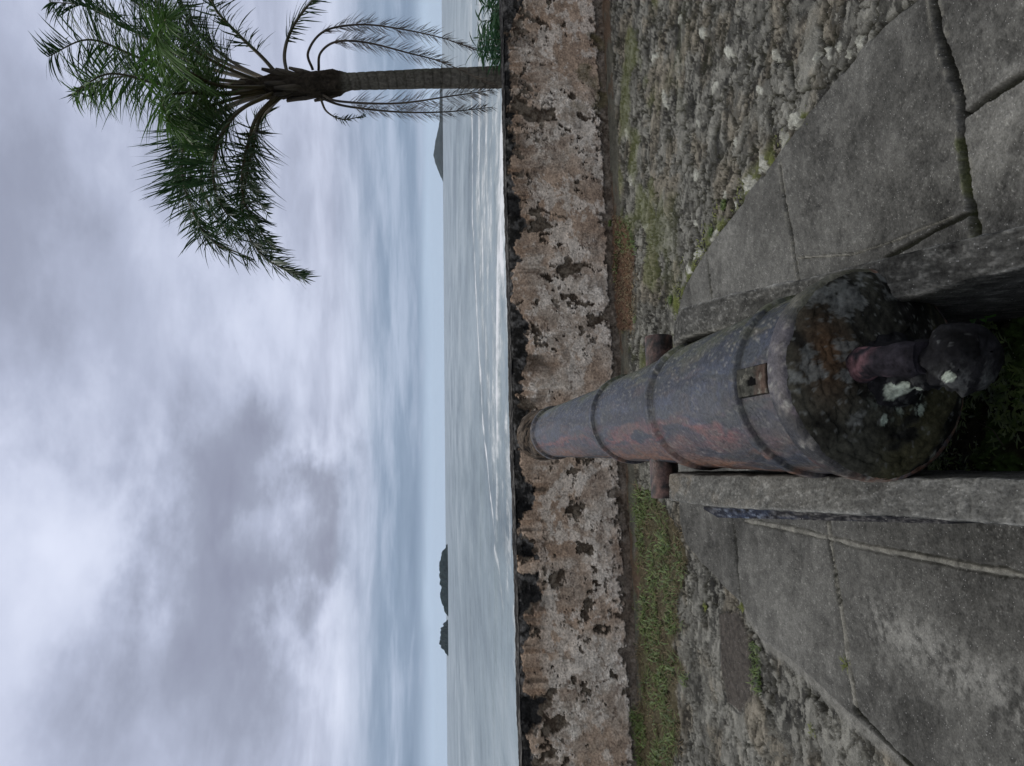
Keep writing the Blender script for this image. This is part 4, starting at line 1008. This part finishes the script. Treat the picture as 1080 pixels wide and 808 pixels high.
for i, (a, b, r_, n, m, hh, lab) in enumerate(tufts):
    c0 = P(a, b); rnd = random.Random(80+i)
    el = (2.6, 1.0) if i == 0 else (1, 1)
    sp = [(c0.x+rnd.uniform(-r_, r_)*el[0]*.45, c0.y+rnd.uniform(-r_, r_)*.6, -.012) for _ in range(n*3)]
    o = blades('grass_tuft', sp, m, hh*.4, hh, .006, .9, 90+i, origin=Vector((c0.x, c0.y, 0))); o.location = (c0.x, c0.y, 0)
    props(o, lab, 'grass tuft', 'weed tufts in the paving')
# broad-leaved plant in the hollow, and a dry stalk
c0 = P(1052, 322, .02)
pl = empty('leafy_plant', c0, 'small bright green leafy plant in the dark hollow beside the right rail', 'plant')
rnd = random.Random(4)
for k in range(11):
    a = k*2.4; tl = .55+.07*k*.5
    V, F = [], []; ln = rnd.uniform(.05, .085); d = Vector((math.cos(a)*tl, math.sin(a)*tl, .75)).normalized(); wv = Vector((-math.sin(a), math.cos(a), 0)); p = Vector((0, 0, .01+.004*k))
    nn_ = 8
    for j in range(nn_+1):
        q = j/nn_; w_ = .032*math.sin(math.pi*max(0, (q-.25)/.75))**.8+.003 if q > .25 else .003
        V += [p+wv*w_*.5+Vector((0, 0, w_*.18)), p.copy(), p-wv*w_*.5+Vector((0, 0, w_*.18))]
        d = (d+Vector((math.cos(a)*.08, math.sin(a)*.08, -.10))).normalized(); p = p+d*(ln/nn_)
    for j in range(nn_):
        for s_ in (0, 1): F.append((3*j+s_, 3*j+s_+1, 3*j+4+s_, 3*j+3+s_))
    link('leaf', from_lists('leaf', V, F), M['bright'], pl)
# shrub beyond the wall on the right
sb = PY(530, 30, 8.9)
shrub = empty('shrub', (sb.x+.25, sb.y, -1.9), 'narrow leaved green shrub rising behind the wall right of the palm trunk', 'shrub')
def mk_shrub():
    rnd = random.Random(12); V, F = [], []; SV, SF = [], []
    org = shrub.location
    for k in range(150):
        tip = PY(rnd.triangular(496, 545, 515), rnd.uniform(-70, 64), 8.9+rnd.uniform(-.5, .5))-org
        root = Vector((tip.x*.5, tip.y*.3, 0)); mid = root.lerp(tip, .55)+Vector((0, 0, .25))
        cur = catmull([root, mid, tip], 14)
        tube(SV, SF, cur, [.009*(1-i/16) for i in range(15)], 5)
        for _ in range(34):
            f = rnd.uniform(.55, 1); fi = f*14; i = min(int(fi), 13); p = cur[i].lerp(cur[i+1], fi-i)
            a = rnd.uniform(0, 6.28); d = Vector((math.cos(a), math.sin(a), rnd.uniform(.1, 1.2))).normalized(); ln = rnd.uniform(.10, .24); wv = d.cross(Vector((rnd.uniform(-1, 1), rnd.uniform(-1, 1), .5))).normalized(); b0 = len(V)
            for j in range(5):
                q = j/4; w_ = .024*math.sin(math.pi*(.15+.83*q)); V += [p+wv*w_*.5, p-wv*w_*.5]; d = (d+Vector((0, 0, -.18))).normalized(); p = p+d*(ln/4)
            for j in range(4): F.append((b0+2*j, b0+2*j+1, b0+2*j+3, b0+2*j+2))
    link('foliage', from_lists('foliage', V, F), M['shrub'], shrub); link('stems', from_lists('stems', SV, SF), M['rachis'], shrub)
mk_shrub()
for sx_, sy_, ln, a, lab in ((1058, 470, .09, .3, 'thin dry stalk lying bent on the moss of the hollow'), (1012, 478, .05, 1.6, 'pale dry twig sticking out beside the cannon breech')):
    c0 = P(sx_, sy_, .03); V, F = [], []
    tube(V, F, [Vector((0, 0, 0)), Vector((math.cos(a)*ln*.5, math.sin(a)*ln*.5, .02)), Vector((math.cos(a+.5)*ln, math.sin(a+.5)*ln, .03))], [.0018, .0014, .0008], 5)
    o = link('dry_stalk', from_lists('dry_stalk', V, F), M['dead']); o.location = c0; props(o, lab, 'dry stalk', 'dry stalks in the hollow')

# ------------------------------------------------------------------ sea air
def haze():
    x0, x1, y0, y1, z0, z1 = -9000, 9000, -200, 6000, -12, 62
    V = [(x, y, z) for x in (x0, x1) for y in (y0, y1) for z in (z0, z1)]
    F = [(0, 1, 3, 2), (4, 6, 7, 5), (0, 4, 5, 1), (2, 3, 7, 6), (0, 2, 6, 4), (1, 5, 7, 3)]
    m = bpy.data.materials.new('haze'); m.use_nodes = True; t = m.node_tree; t.nodes.clear()
    v = N(t, 'ShaderNodeVolumePrincipled'); v.inputs['Color'].default_value = (.85, .93, 1, 1); v.inputs['Density'].default_value = .00005
    o_ = N(t, 'ShaderNodeOutputMaterial'); t.links.new(v.outputs[0], o_.inputs['Volume'])
    props(link('haze', from_lists('haze', V, F), m, None, False), 'thin sea haze', 'haze', kind='stuff')
haze()
